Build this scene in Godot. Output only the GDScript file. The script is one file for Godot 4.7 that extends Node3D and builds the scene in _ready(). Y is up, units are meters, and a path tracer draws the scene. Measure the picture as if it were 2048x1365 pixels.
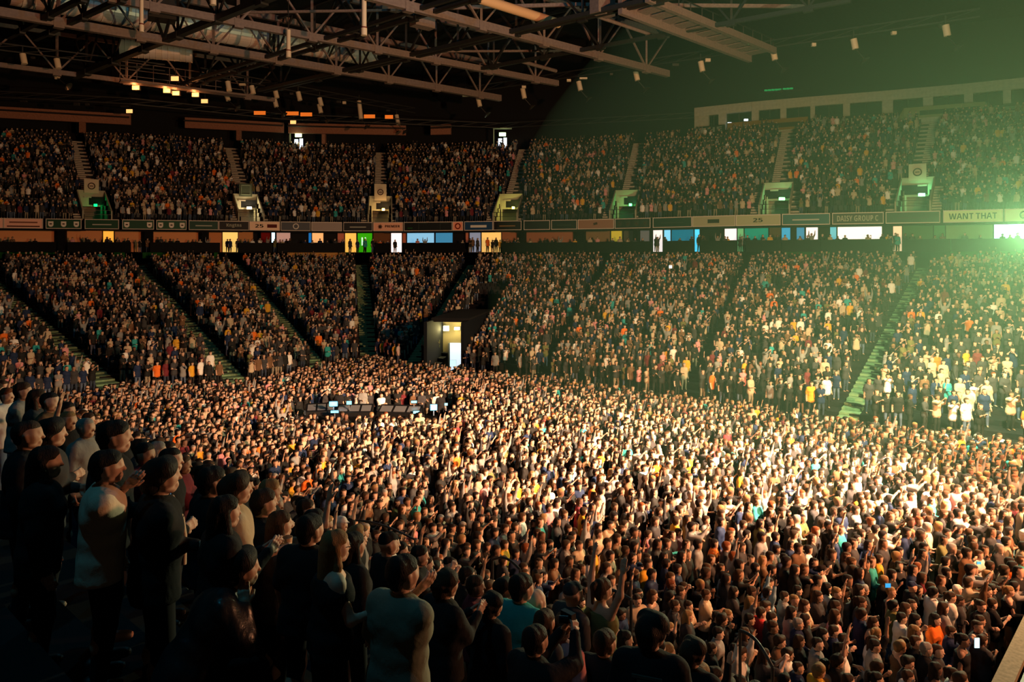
extends Node3D
# An arena at a concert, seen from the seats of the near stand. Units are metres, the arena floor is y = 0.

const F := 1500.0          # focal length in pixels of the 2048 px wide frame
const EYE := 9.6           # height of the camera above the floor
const HORIZON := 512.0     # image row of the horizon

var unit_box := BoxMesh.new()
var unit_tube := CylinderMesh.new()
var rng := RandomNumberGenerator.new()
var mats := {}
var taken := {}

# ------------------------------------------------------------------ small helpers
func at(px: float, py: float, d: float) -> Vector3:
	return Vector3((px - 1024.0) / F * d, EYE - (py - HORIZON) / F * d, -d)

func ts(t: float, s: float, h: float) -> Vector3:      # arena axes: t across the floor from the near stand, s along it towards the stage
	return Vector3(0.676 * t + 0.737 * s, h, -(0.737 * t - 0.676 * s))

func to_t(p: Vector3) -> float: return 0.676 * p.x - 0.737 * p.z
func to_s(p: Vector3) -> float: return 0.737 * p.x + 0.676 * p.z
func pix(p: Vector3) -> Vector2: return Vector2(1024.0 + F * p.x / -p.z, HORIZON - F * (p.y - EYE) / -p.z)

func mat(key: String, c: Color, rough := 0.8, metal := 0.0, glow := 0.0, glow_color := Color.BLACK) -> StandardMaterial3D:
	if mats.has(key):
		return mats[key]
	var m := StandardMaterial3D.new()
	m.resource_name = key
	m.albedo_color = c
	m.roughness = rough
	m.metallic = metal
	if rough > 0.6 and metal < 0.5:
		m.metallic_specular = 0.3
	if glow > 0.0:
		m.emission_enabled = true
		m.emission = c if glow_color == Color.BLACK else glow_color
		m.emission_energy_multiplier = glow
	mats[key] = m
	return m

func mottled(key: String, dark: Color, light: Color, size: float, rough := 0.85) -> StandardMaterial3D:
	if mats.has(key):
		return mats[key]
	var m := mat(key, Color.WHITE, rough)
	var n := FastNoiseLite.new()
	n.seed = 7
	n.frequency = 0.012
	n.fractal_octaves = 5
	var ramp := Gradient.new()
	ramp.set_color(0, dark)
	ramp.set_color(1, light)
	var tex := NoiseTexture2D.new()
	tex.width = 512
	tex.height = 512
	tex.seamless = true
	tex.noise = n
	tex.color_ramp = ramp
	m.albedo_texture = tex
	m.uv1_triplanar = true
	m.uv1_world_triplanar = true
	m.uv1_scale = Vector3.ONE / size
	return m

func tag(o: Node, label: String, category := "", group := "", kind := "") -> Node:
	if label: o.set_meta("label", label)
	if category: o.set_meta("category", category)
	if group: o.set_meta("group", group)
	if kind: o.set_meta("kind", kind)
	return o

func put(o: Node, called: String, parent: Node = self) -> Node:
	if parent == self:
		var n: int = taken.get(called, 0)
		taken[called] = n + 1
		o.name = called if n == 0 else "%s_%03d" % [called, n]
	else:
		o.name = called
	parent.add_child(o, true)
	return o

func group_at(called: String, where: Vector3, turn := 0.0) -> Node3D:
	var o := Node3D.new()
	o.position = where
	o.rotation.y = turn
	return put(o, called)

func piece(called: String, m: Mesh, material: Material, x: Transform3D, parent: Node = self) -> MeshInstance3D:
	var o := MeshInstance3D.new()
	o.mesh = m
	o.material_override = material
	o.transform = x
	put(o, called, parent)
	return o

# a box between two points (world), w wide (level), h high; under parent, whose own place is taken off
func bar(called: String, a: Vector3, b: Vector3, w: float, h: float, material: Material, parent: Node = self) -> MeshInstance3D:
	var off: Vector3 = Vector3.ZERO if parent == self else parent.position
	var y := (b - a).normalized()
	var ref := Vector3.UP if absf(y.y) < 0.98 else Vector3.RIGHT
	var x := y.cross(ref).normalized()
	var z := x.cross(y)
	return piece(called, unit_box, material, Transform3D(Basis(x * w, y * (b - a).length(), z * h), (a + b) / 2 - off), parent)

func rod(called: String, a: Vector3, b: Vector3, r: float, material: Material, parent: Node = self) -> MeshInstance3D:
	var off: Vector3 = Vector3.ZERO if parent == self else parent.position
	var y := (b - a).normalized()
	var x := y.cross(Vector3.UP if absf(y.y) < 0.98 else Vector3.RIGHT).normalized()
	return piece(called, unit_tube, material, Transform3D(Basis(x * r, y * (b - a).length(), x.cross(y) * r), (a + b) / 2 - off), parent)

func block(called: String, centre: Vector3, size: Vector3, yaw: float, material: Material, parent: Node = self) -> MeshInstance3D:
	var off: Vector3 = Vector3.ZERO if parent == self else parent.position
	return piece(called, unit_box, material, Transform3D(Basis(Vector3.UP, yaw).scaled_local(size), centre - off), parent)

func quad(st: SurfaceTool, a: Vector3, b: Vector3, c: Vector3, d: Vector3) -> void:   # clockwise from the front
	for v in [a, b, c, a, c, d]:
		st.add_vertex(v)

func begin() -> SurfaceTool:
	var st := SurfaceTool.new()
	st.begin(Mesh.PRIMITIVE_TRIANGLES)
	st.set_smooth_group(-1)
	return st

func done(st: SurfaceTool) -> ArrayMesh:
	st.generate_normals()
	return st.commit()

func lathe(profile: Array, n := 20) -> ArrayMesh:     # profile of Vector2(radius, height), bottom to top, round the y axis
	var st := begin()
	for i in profile.size() - 1:
		for k in n:
			var a := TAU * k / n
			var b := TAU * (k + 1) / n
			var p: Vector2 = profile[i]
			var q: Vector2 = profile[i + 1]
			quad(st, Vector3(p.x * cos(a), p.y, p.x * sin(a)), Vector3(q.x * cos(a), q.y, q.x * sin(a)), Vector3(q.x * cos(b), q.y, q.x * sin(b)), Vector3(p.x * cos(b), p.y, p.x * sin(b)))
	return done(st)

# ------------------------------------------------------------------ the bowl in plan: inner edge and upper edge of the lower tier, joined by straight rows of steps
var inner := [Vector2(-29, 40), Vector2(-25, 47.4), Vector2(-18, 49.6), Vector2(-14.6, 57.1), Vector2(-11.7, 61.4), Vector2(-7.9, 57.8), Vector2(1.9, 51), Vector2(10.5, 44.3), Vector2(17, 38.4), Vector2(22.2, 34.2), Vector2(33, 25.5)]
var outer := [Vector2(-72, 72), Vector2(-59.6, 82.9), Vector2(-44, 88), Vector2(-33.8, 91.3), Vector2(-19, 94.7), Vector2(-4.9, 92.2), Vector2(11, 86.3), Vector2(24.4, 77.5), Vector2(39, 71), Vector2(49.5, 64.5), Vector2(64, 52)]
const ROWS := 28
const ROWS_UP := 20
const TIER0 := 1.0         # height of the lower tier's first row
const CONCOURSE := 10.05   # height of the concourse behind its last row
const UP0 := 13.9          # height of the upper tier's first row
const UP1 := 25.7
const DEEP_UP := 20.0

func spline(pts: Array, u: float) -> Vector2:
	var i := clampi(int(floor(u)), 0, pts.size() - 2)
	var f := u - i
	var p1: Vector2 = pts[i]
	var p2: Vector2 = pts[i + 1]
	var p0: Vector2 = pts[i - 1] if i > 0 else p1 * 2 - p2
	var p3: Vector2 = pts[i + 2] if i + 2 < pts.size() else p2 * 2 - p1
	return p1.cubic_interpolate(p2, p0, p3, f)

func rim(u: float) -> Vector2: return spline(outer, u)
func out_dir(u: float) -> Vector2: return (spline(outer, u) - spline(inner, u)).normalized()
func along(u: float) -> Vector2: return (rim(u + 0.02) - rim(u - 0.02)).normalized()
func v3(p: Vector2, h: float) -> Vector3: return Vector3(p.x, h, -p.y)
func low(u: float, w: float, h: float) -> Vector3: return v3(spline(inner, u).lerp(spline(outer, u), w), h)
func up(u: float, w: float, h: float) -> Vector3: return v3(rim(u) + out_dir(u) * (1.2 + w * DEEP_UP), h)
const TIER1 := 8.55         # where the lower tier's last row ends, below the concourse
func low_h(r: int) -> float: return TIER0 + (TIER1 - TIER0) * r / ROWS
func up_h(r: int) -> float: return UP0 + (UP1 - UP0) * r / ROWS_UP
func rim_out(u: float, off: float) -> Vector2: return rim(u) + out_dir(u) * off

func u_at(px: float, off: float) -> float:       # where the ring that lies «off» behind the rim shows at the column px
	var a := 0.0
	var b := 10.0
	for i in 40:
		var m := (a + b) / 2
		var p := rim_out(m, off)
		if 1024.0 + F * p.x / p.y < px: a = m
		else: b = m
	return (a + b) / 2

func near_h(t: float) -> float:                  # steps of the near stand
	return maxf(0.0, 7.85 - 0.3 * floor(t / 0.5) - 0.15)

# a wall panel that stands between the columns x0 and x1 on the ring «off» behind the rim
func ring_panel(called: String, x0: float, x1: float, off: float, h0: float, h1: float, thick: float, material: Material, parent: Node = self) -> MeshInstance3D:
	var a := rim_out(u_at(x0, off), off)
	var b := rim_out(u_at(x1, off), off)
	var hm := (h0 + h1) / 2
	return bar(called, v3(a, hm), v3(b, hm), thick, h1 - h0, material, parent)

# ------------------------------------------------------------------ bodies: tapered capsules joined by a smooth minimum, meshed as surface nets
# bone: [a, b, radius a, radius b, part number (or -1 to carve)]
class Net:
	var verts := PackedVector3Array()
	var norms := PackedVector3Array()
	var index := PackedInt32Array()
	var part := PackedInt32Array()

func net(bones: Array, c: float, k: float, clips: Array = []) -> Net:
	var lo := Vector3.ONE * 1e9
	var hi := -lo
	for b in bones:
		if b[4] >= 0:
			var r: float = maxf(b[2], b[3])
			for p in [b[0], b[1]]:
				lo = lo.min(p - Vector3.ONE * r)
				hi = hi.max(p + Vector3.ONE * r)
	lo -= Vector3.ONE * (2.0 * c + k * 0.3)
	hi += Vector3.ONE * (2.0 * c + k * 0.3)
	var nx := int(ceil((hi.x - lo.x) / c)) + 1
	var ny := int(ceil((hi.y - lo.y) / c)) + 1
	var nz := int(ceil((hi.z - lo.z) / c)) + 1
	var sy := nx
	var sz := nx * ny
	var f := PackedFloat32Array()
	f.resize(sz * nz)
	f.fill(9.0)
	var who := PackedByteArray()
	who.resize(sz * nz)
	var nearest := PackedFloat32Array()
	nearest.resize(sz * nz)
	nearest.fill(9.0)
	for b in bones:
		var a: Vector3 = b[0]
		var e: Vector3 = b[1]
		var ra: float = b[2]
		var rb: float = b[3]
		var id: int = b[4]
		var grow := maxf(ra, rb) + k + 2.0 * c
		var l := ((a.min(e) - Vector3.ONE * grow - lo) / c)
		var h := ((a.max(e) + Vector3.ONE * grow - lo) / c)
		var x0 := maxi(0, int(l.x)); var y0 := maxi(0, int(l.y)); var z0 := maxi(0, int(l.z))
		var x1 := mini(nx - 1, int(h.x) + 1); var y1 := mini(ny - 1, int(h.y) + 1); var z1 := mini(nz - 1, int(h.z) + 1)
		var ae := e - a
		var l2 := maxf(ae.length_squared(), 1e-9)
		var dr := rb - ra
		for z in range(z0, z1 + 1):
			for y in range(y0, y1 + 1):
				var i := z * sz + y * sy + x0
				var p := lo + Vector3(x0, y, z) * c - a
				for x in range(x0, x1 + 1):
					var t := clampf(p.dot(ae) / l2, 0.0, 1.0)
					var d := (p - ae * t).length() - ra - dr * t
					var o := f[i]
					if id < 0:
						if -d > o: f[i] = -d
					else:
						var q := k - absf(o - d)
						f[i] = minf(o, d) - (q * q * 0.25 / k if q > 0.0 else 0.0)
						if d < nearest[i]:
							nearest[i] = d
							who[i] = id
					p.x += c
					i += 1
	for clip in clips:                             # [point, normal]: cut off what lies on the normal's side
		var cn: Vector3 = clip[1]
		for z in nz:
			for y in ny:
				var i := z * sz + y * sy
				var d: float = (lo + Vector3(0, y, z) * c - clip[0]).dot(cn)
				for x in nx:
					if d > f[i]: f[i] = d
					d += cn.x * c
					i += 1
	var out := Net.new()
	var cell := PackedInt32Array()
	cell.resize(sz * nz)
	cell.fill(-1)
	var lim := 1.8 * c
	var offs := [0, 1, sy, sy + 1, sz, sz + 1, sz + sy, sz + sy + 1]
	var pos := [Vector3(0, 0, 0), Vector3(1, 0, 0), Vector3(0, 1, 0), Vector3(1, 1, 0), Vector3(0, 0, 1), Vector3(1, 0, 1), Vector3(0, 1, 1), Vector3(1, 1, 1)]
	var edges := [[0, 1], [2, 3], [4, 5], [6, 7], [0, 2], [1, 3], [4, 6], [5, 7], [0, 4], [1, 5], [2, 6], [3, 7]]
	for z in nz - 1:
		for y in ny - 1:
			var i := z * sz + y * sy - 1
			for x in nx - 1:
				i += 1
				var d0 := f[i]
				if d0 > lim or d0 < -lim: continue
				var inside := 0
				for o in offs:
					if f[i + o] < 0.0: inside += 1
				if inside == 0 or inside == 8: continue
				var sum := Vector3.ZERO
				var n := 0
				for e in edges:
					var fa := f[i + offs[e[0]]]
					var fb := f[i + offs[e[1]]]
					if (fa < 0.0) != (fb < 0.0):
						sum += (pos[e[0]] as Vector3).lerp(pos[e[1]], fa / (fa - fb))
						n += 1
				cell[i] = out.verts.size()
				out.verts.append(lo + (Vector3(x, y, z) + sum / n) * c)
				var mid := sum / n
				out.part.append(who[i + (1 if mid.x > 0.5 else 0) + (sy if mid.y > 0.5 else 0) + (sz if mid.z > 0.5 else 0)])
	out.norms.resize(out.verts.size())
	var step := [1, sy, sz]
	for z in range(1, nz - 1):
		for y in range(1, ny - 1):
			var i := z * sz + y * sy
			for x in range(1, nx - 1):
				i += 1
				var d0 := f[i]
				if d0 > lim or d0 < -lim or cell[i] < 0: continue
				for ax in 3:
					if (d0 < 0.0) == (f[i + step[ax]] < 0.0): continue
					var u: int = step[(ax + 1) % 3]
					var v: int = step[(ax + 2) % 3]
					var q := [cell[i - u - v], cell[i - v], cell[i], cell[i - u]]
					if q[0] < 0 or q[1] < 0 or q[3] < 0: continue
					if d0 < 0.0: q.reverse()
					out.index.append_array([q[0], q[1], q[2], q[0], q[2], q[3]])
					var nrm := (out.verts[q[2]] - out.verts[q[0]]).cross(out.verts[q[1]] - out.verts[q[0]]) + (out.verts[q[3]] - out.verts[q[0]]).cross(out.verts[q[2]] - out.verts[q[0]])
					for j in q: out.norms[j] += nrm
	for j in out.norms.size():
		out.norms[j] = out.norms[j].normalized()
	return out

func joined(nets: Array, places: Array = [], palette: Array = []) -> ArrayMesh:
	var v := PackedVector3Array()
	var n := PackedVector3Array()
	var ix := PackedInt32Array()
	var col := PackedColorArray()
	for k in nets.size():
		var m: Net = nets[k]
		var first := v.size()
		if k < places.size():
			var x: Transform3D = places[k]
			v.append_array(x * m.verts)
			for q in m.norms: n.append((x.basis * q).normalized())
		else:
			v.append_array(m.verts)
			n.append_array(m.norms)
		for j in m.index: ix.append(j + first)
		if palette:
			for j in m.part: col.append(palette[j])
	var a := []
	a.resize(Mesh.ARRAY_MAX)
	a[Mesh.ARRAY_VERTEX] = v
	a[Mesh.ARRAY_NORMAL] = n
	a[Mesh.ARRAY_INDEX] = ix
	if palette: a[Mesh.ARRAY_COLOR] = col
	var mesh := ArrayMesh.new()
	mesh.add_surface_from_arrays(Mesh.PRIMITIVE_TRIANGLES, a)
	return mesh

func elbow(a: Vector3, b: Vector3, la: float, lb: float, pole: Vector3) -> Array:    # where the joint between two bones lies, and where the end can reach
	var d := b - a
	var l := minf(d.length(), (la + lb) * 0.985)
	var dir := d.normalized()
	var x := (la * la - lb * lb + l * l) / (2.0 * l)
	var h := sqrt(maxf(la * la - x * x, 0.0))
	var side := (pole - dir * pole.dot(dir)).normalized()
	return [a + dir * x + side * h, a + dir * l]

# pose: hands as targets in body axes (facing +z, left hand at +x), lean and twist of the upper body, head turn, seated
const POSES := {
	"arms lowered": {"l": Vector3(0.27, 0.84, 0.08), "r": Vector3(-0.27, 0.84, 0.06)},
	"both arms raised": {"l": Vector3(0.30, 1.98, 0.16), "r": Vector3(-0.28, 2.0, 0.12), "flat": true},
	"one arm raised": {"l": Vector3(0.26, 0.86, 0.1), "r": Vector3(-0.22, 2.02, 0.16), "flat": true},
	"hands clapping": {"l": Vector3(0.055, 1.27, 0.36), "r": Vector3(-0.055, 1.29, 0.36), "flat": true},
	"holding a phone up": {"l": Vector3(0.06, 1.58, 0.42), "r": Vector3(-0.08, 1.62, 0.42), "grip": true},
	"arms folded": {"l": Vector3(-0.14, 1.16, 0.24), "r": Vector3(0.13, 1.2, 0.2)},
	"one hand at mouth": {"l": Vector3(0.25, 0.88, 0.1), "r": Vector3(-0.04, 1.50, 0.17)},
	"one hand at chest": {"l": Vector3(0.25, 0.86, 0.1), "r": Vector3(-0.16, 1.14, 0.34), "grip": true},
	"sitting": {"l": Vector3(0.16, 0.95, 0.34), "r": Vector3(-0.14, 0.95, 0.36), "sit": true, "lean": 0.5},
}

func figure(pose: Dictionary, woman := false) -> Dictionary:
	var sit: bool = pose.get("sit", false)
	var hip_y := 0.52 if sit else 0.93
	var lean := Basis(Vector3.RIGHT, pose.get("lean", 0.03)) * Basis(Vector3.UP, pose.get("twist", 0.0))
	var place := Transform3D(lean, Vector3(0, hip_y, 0)) * Transform3D(Basis(), Vector3(0, -0.93, 0))
	var sh := 0.165 if woman else 0.185
	var B := {"skin": [], "shirt": [], "sleeve": [], "trousers": [], "hands": []}
	var chest: Array = [[Vector3(-0.09, 1.30, 0.0), Vector3(0.09, 1.30, 0.0), 0.125, 0.125], [Vector3(-sh + 0.03, 1.42, -0.01), Vector3(sh - 0.03, 1.42, -0.01), 0.068, 0.068], [Vector3(-0.06, 1.12, 0.0), Vector3(0.06, 1.12, 0.0), 0.112, 0.112], [Vector3(-0.075, 0.96, -0.01), Vector3(0.075, 0.96, -0.01), 0.125 if woman else 0.115, 0.125 if woman else 0.115], [Vector3(0, 1.0, 0), Vector3(0, 1.38, 0), 0.11, 0.11]]
	if woman: chest.append_array([[Vector3(-0.07, 1.27, 0.09), Vector3(-0.07, 1.28, 0.1), 0.06, 0.05], [Vector3(0.07, 1.27, 0.09), Vector3(0.07, 1.28, 0.1), 0.06, 0.05]])
	for b in chest:
		B.skin.append([place * b[0], place * b[1], b[2], b[3], 0])
		var loose := 0.024 if (b[0] as Vector3).y > 1.25 else 0.036
		B.shirt.append([place * b[0], place * b[1], b[2] + loose, b[3] + loose, 2])
	B.shirt.append([place * Vector3(-0.085, 0.84, -0.01), place * Vector3(0.085, 0.84, -0.01), 0.155, 0.155, 2])
	B.skin.append([place * Vector3(0, 1.42, -0.015), place * Vector3(0, 1.57, 0.01), 0.06, 0.052, 0])
	B.shirt.append([place * Vector3(-0.05, 1.46, -0.015), place * Vector3(0.05, 1.46, -0.015), 0.062, 0.062, 2])
	for s in [1, -1]:
		var a: Vector3 = place * Vector3(s * sh, 1.405, -0.01)
		var target: Vector3 = pose.l if s > 0 else pose.r
		var high: bool = target.y > 1.7
		var e := elbow(a, target, 0.29, 0.26, Vector3(s * (1.0 if high else 0.35), -0.6, 0.2 if high else -0.8))
		var wrist: Vector3 = e[1]
		B.skin.append([a, e[0], 0.052, 0.04, 0])
		B.skin.append([e[0], wrist, 0.041, 0.028, 0])
		B.shirt.append([a, a.lerp(e[0], 0.74), 0.076, 0.082, 2])
		B.sleeve.append([a, e[0], 0.068, 0.06, 2])
		B.sleeve.append([e[0], e[0].lerp(wrist, 0.93), 0.058, 0.045, 2])
		var y: Vector3 = (wrist - (e[0] as Vector3)).normalized()
		var z := (Vector3(-s, 0, 0.25) if not high else Vector3(-s * 0.3, 0, 1)) 
		z = (z - y * z.dot(y)).normalized()
		B.hands.append([s, Transform3D(Basis(y.cross(z), y, z), wrist - y * 0.01)])
		B.skin.append([wrist, wrist + y * 0.08, 0.03, 0.034, 4])          # a mitten, only for figures seen from afar
		B.skin.append([wrist + y * 0.08, wrist + y * 0.15 + z * 0.03, 0.032, 0.024, 4])
		var hip: Vector3 = Vector3(s * 0.095, hip_y - 0.01, 0)
		var knee := Vector3(s * 0.13, 0.50, 0.44) if sit else Vector3(s * 0.115, 0.50, 0.03)
		var ankle := Vector3(s * 0.13, 0.09, 0.42) if sit else Vector3(s * 0.13, 0.09, -0.02)
		B.skin.append([hip, knee, 0.088, 0.058, 0])
		B.skin.append([knee, knee.lerp(ankle, 0.35) + Vector3(0, 0, -0.02), 0.055, 0.058, 0])
		B.skin.append([knee.lerp(ankle, 0.35) + Vector3(0, 0, -0.02), ankle, 0.056, 0.038, 0])
		B.skin.append([ankle + Vector3(0, -0.04, -0.03), ankle + Vector3(0, -0.05, 0.15), 0.038, 0.03, 0])
		B.trousers.append([hip, knee, 0.102, 0.075, 3])
		B.trousers.append([knee, ankle, 0.074, 0.06, 3])
	B.trousers.append([Vector3(-0.08, hip_y + 0.01, -0.01), Vector3(0.08, hip_y + 0.01, -0.01), 0.125, 0.125, 3])
	B.head = Transform3D((Basis(Vector3.UP, pose.get("turn", 0.0)) * Basis(Vector3.RIGHT, pose.get("nod", 0.0))).scaled(Vector3.ONE * 0.94), place * Vector3(0, 1.645, 0.02))
	B.hem = place * Vector3(0, 0.82, 0)
	B.waist = Vector3(0, hip_y + 0.06, 0)
	B.up = lean.y
	return B

func moved(bones: Array, x: Transform3D) -> Array:
	return bones.map(func(b): return [x * (b[0] as Vector3), x * (b[1] as Vector3), b[2], b[3], b[4]])

func head_bones() -> Array:
	var b := [[Vector3(0, 0.03, -0.025), Vector3(0, 0.035, 0.01), 0.094, 0.09, 0], [Vector3(0, -0.02, 0.02), Vector3(0, -0.07, 0.035), 0.078, 0.052, 0], [Vector3(0, -0.098, 0.068), Vector3(0, -0.1, 0.07), 0.021, 0.021, 0],
		[Vector3(0, 0.012, 0.092), Vector3(0, -0.028, 0.114), 0.009, 0.014, 0], [Vector3(-0.02, -0.064, 0.087), Vector3(0.02, -0.064, 0.087), 0.009, 0.009, 0], [Vector3(-0.018, -0.077, 0.084), Vector3(0.018, -0.077, 0.084), 0.009, 0.009, 0], [Vector3(-0.04, 0.034, 0.08), Vector3(0.04, 0.034, 0.08), 0.012, 0.012, 0],
		[Vector3(0, -0.06, -0.03), Vector3(0, -0.14, -0.02), 0.06, 0.055, 0]]
	for s in [-1, 1]:
		b.append([Vector3(s * 0.06, -0.075, 0.01), Vector3(s * 0.03, -0.1, 0.055), 0.022, 0.02, 0])       # jaw
		b.append([Vector3(s * 0.05, -0.02, 0.066), Vector3(s * 0.055, -0.025, 0.055), 0.026, 0.026, 0])   # cheek
		b.append([Vector3(s * 0.056, -0.035, 0.03), Vector3(s * 0.058, 0.0, 0.03), 0.034, 0.034, 0])       # side of the face
		b.append([Vector3(s * 0.088, 0.01, -0.015), Vector3(s * 0.084, -0.035, -0.005), 0.014, 0.010, 0]) # ear
		b.append([Vector3(s * 0.033, 0.012, 0.108), Vector3(s * 0.033, 0.012, 0.11), 0.014, 0.014, -1])  # eye socket
		b.append([Vector3(s * 0.033, 0.011, 0.084), Vector3(s * 0.033, 0.011, 0.085), 0.0125, 0.0125, 0]) # eye
	return b

func hair_bones(kind: String) -> Array:
	var b := [[Vector3(0, 0.05, -0.035), Vector3(0, 0.062, 0.012), 0.096, 0.083, 1], [Vector3(0, 0.0, -0.055), Vector3(0, -0.055, -0.052), 0.084, 0.062, 1]]
	if kind == "far": return [[Vector3(0, 0.05, -0.035), Vector3(0, 0.066, 0.018), 0.104, 0.09, 1], [Vector3(0, 0.0, -0.055), Vector3(0, -0.05, -0.05), 0.098, 0.076, 1], [Vector3(-0.055, 0.035, -0.015), Vector3(0.055, 0.035, -0.015), 0.056, 0.056, 1]]
	for s in [-1, 1]:
		b.append([Vector3(s * 0.062, 0.055, 0.01), Vector3(s * 0.068, 0.01, -0.035), 0.034, 0.030, 1])
		b.append([Vector3(s * 0.03, 0.085, 0.06), Vector3(s * 0.065, 0.06, 0.045), 0.026, 0.024, 1])
	if kind == "long":
		b.append([Vector3(0, -0.02, -0.065), Vector3(0, -0.32, -0.105), 0.085, 0.06, 1])
		for s in [-1, 1]:
			b.append([Vector3(s * 0.07, 0.02, -0.02), Vector3(s * 0.085, -0.14, -0.01), 0.036, 0.034, 1])
			b.append([Vector3(s * 0.085, -0.14, -0.01), Vector3(s * 0.09, -0.32, -0.05), 0.036, 0.03, 1])
	elif kind == "full":
		b.append_array([[Vector3(-0.05, 0.07, 0.0), Vector3(0.05, 0.07, 0.03), 0.085, 0.075, 1], [Vector3(0, 0.02, -0.07), Vector3(0, -0.05, -0.075), 0.095, 0.075, 1], [Vector3(-0.075, 0.0, -0.03), Vector3(0.075, 0.0, -0.03), 0.042, 0.042, 1], [Vector3(-0.05, 0.095, 0.05), Vector3(0.05, 0.1, 0.045), 0.034, 0.034, 1]])
	elif kind == "tied":
		b.append_array([[Vector3(0, 0.09, -0.13), Vector3(0, 0.07, -0.15), 0.04, 0.04, 1], [Vector3(0, 0.07, -0.15), Vector3(0, -0.12, -0.16), 0.035, 0.02, 1]])
	elif kind == "cap":
		b = [[Vector3(0, 0.06, -0.03), Vector3(0, 0.07, 0.02), 0.094, 0.082, 1], [Vector3(-0.035, 0.062, 0.09), Vector3(-0.03, 0.05, 0.15), 0.012, 0.008, 1], [Vector3(0.035, 0.062, 0.09), Vector3(0.03, 0.05, 0.15), 0.012, 0.008, 1], [Vector3(0, 0.065, 0.09), Vector3(0, 0.052, 0.155), 0.012, 0.008, 1]]
	elif kind == "cropped":
		b = [[Vector3(0, 0.04, -0.04), Vector3(0, 0.055, 0.01), 0.096, 0.084, 1], [Vector3(0, -0.01, -0.05), Vector3(0, -0.03, -0.05), 0.078, 0.066, 1]]
	return b

func hand_net(s: int, curl: float, c: float) -> Net:
	var b := []
	var length := [0.070, 0.080, 0.074, 0.057]
	for i in 4:
		var x := s * (0.030 - 0.020 * i)
		var p := Vector3(x, 0.09 - 0.004 * absf(i - 1), 0)
		b.append([Vector3(x * 0.7, 0.01, 0), p, 0.014, 0.0115, 0])
		var dir := Vector3.UP
		for j in 3:
			dir = dir.rotated(Vector3.RIGHT, curl * (0.7 + 0.2 * j) + 0.03 * i)
			var q: Vector3 = p + dir * length[i] * [0.45, 0.31, 0.24][j]
			b.append([p, q, 0.0098 - 0.0008 * j, 0.009 - 0.0008 * j, 0])
			p = q
	b.append([Vector3(s * 0.018, 0.015, 0.004), Vector3(s * 0.05, 0.05, 0.018), 0.016, 0.012, 0])
	b.append([Vector3(s * 0.05, 0.05, 0.018), Vector3(s * 0.058, 0.082, 0.03 + curl * 0.02), 0.0115, 0.0095, 0])
	b.append([Vector3(0, -0.03, 0), Vector3(0, 0.03, 0), 0.026, 0.024, 0])
	return net(b, c, 0.010)

var hands := {}
func hand(s: int, curl: float, c: float) -> Net:
	var key := "%d %.1f %.4f" % [s, curl, c]
	if not hands.has(key): hands[key] = hand_net(s, curl, c)
	return hands[key]

var heads := {}
func head_net(c: float) -> Net:
	if not heads.has(c): heads[c] = net(head_bones().filter(func(b): return c < 0.008 or b[4] >= 0), c, 0.028)
	return heads[c]

var figures := {}
func figure_meshes(key: String, pose: Dictionary, woman: bool, fine: bool) -> Dictionary:
	if figures.has(key): return figures[key]
	var B := figure(pose, woman)
	var c := 0.02 if fine else 0.028
	var curl := 0.12 if pose.get("flat", false) else 0.85 if pose.get("grip", false) else 0.4
	var skin: Array = B.skin.filter(func(b): return b[4] != 4)
	var nets := [net(skin, c, 0.035), head_net(0.006 if fine else 0.011)]
	var places := [Transform3D(), B.head]
	for h in B.hands:
		nets.append(hand(h[0], curl, 0.0042 if fine else 0.0075))
		places.append(h[1])
	var cut := [[B.hem, -B.up]]
	var out := {"head": B.head, "hands": B.hands}
	out.body = joined(nets, places)
	out.t_shirt = joined([net(B.shirt, c, 0.04, cut if not pose.get("sit", false) else [])])
	out.long_sleeved = joined([net(B.shirt + B.sleeve, c, 0.04, cut if not pose.get("sit", false) else [])])
	out.trousers = joined([net(B.trousers, c, 0.03, [[B.waist, Vector3.UP]])])
	out.shoe = []
	for b in B.skin:
		pass
	figures[key] = out
	return out

var hair_meshes := {}
func hair_mesh(kind: String, fine: bool) -> ArrayMesh:
	var key := kind + str(fine)
	if not hair_meshes.has(key): hair_meshes[key] = joined([net(hair_bones(kind), 0.009 if fine else 0.014, 0.02)])
	return hair_meshes[key]

var shoe_mesh: ArrayMesh
func shoe() -> ArrayMesh:
	if shoe_mesh == null:
		shoe_mesh = joined([net([[Vector3(0, 0.05, -0.06), Vector3(0, 0.04, 0.13), 0.05, 0.04, 0], [Vector3(0, 0.1, -0.05), Vector3(0, 0.06, 0.0), 0.05, 0.05, 0]], 0.016, 0.02, [[Vector3(0, 0.0, 0), Vector3.DOWN]])])
	return shoe_mesh

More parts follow.
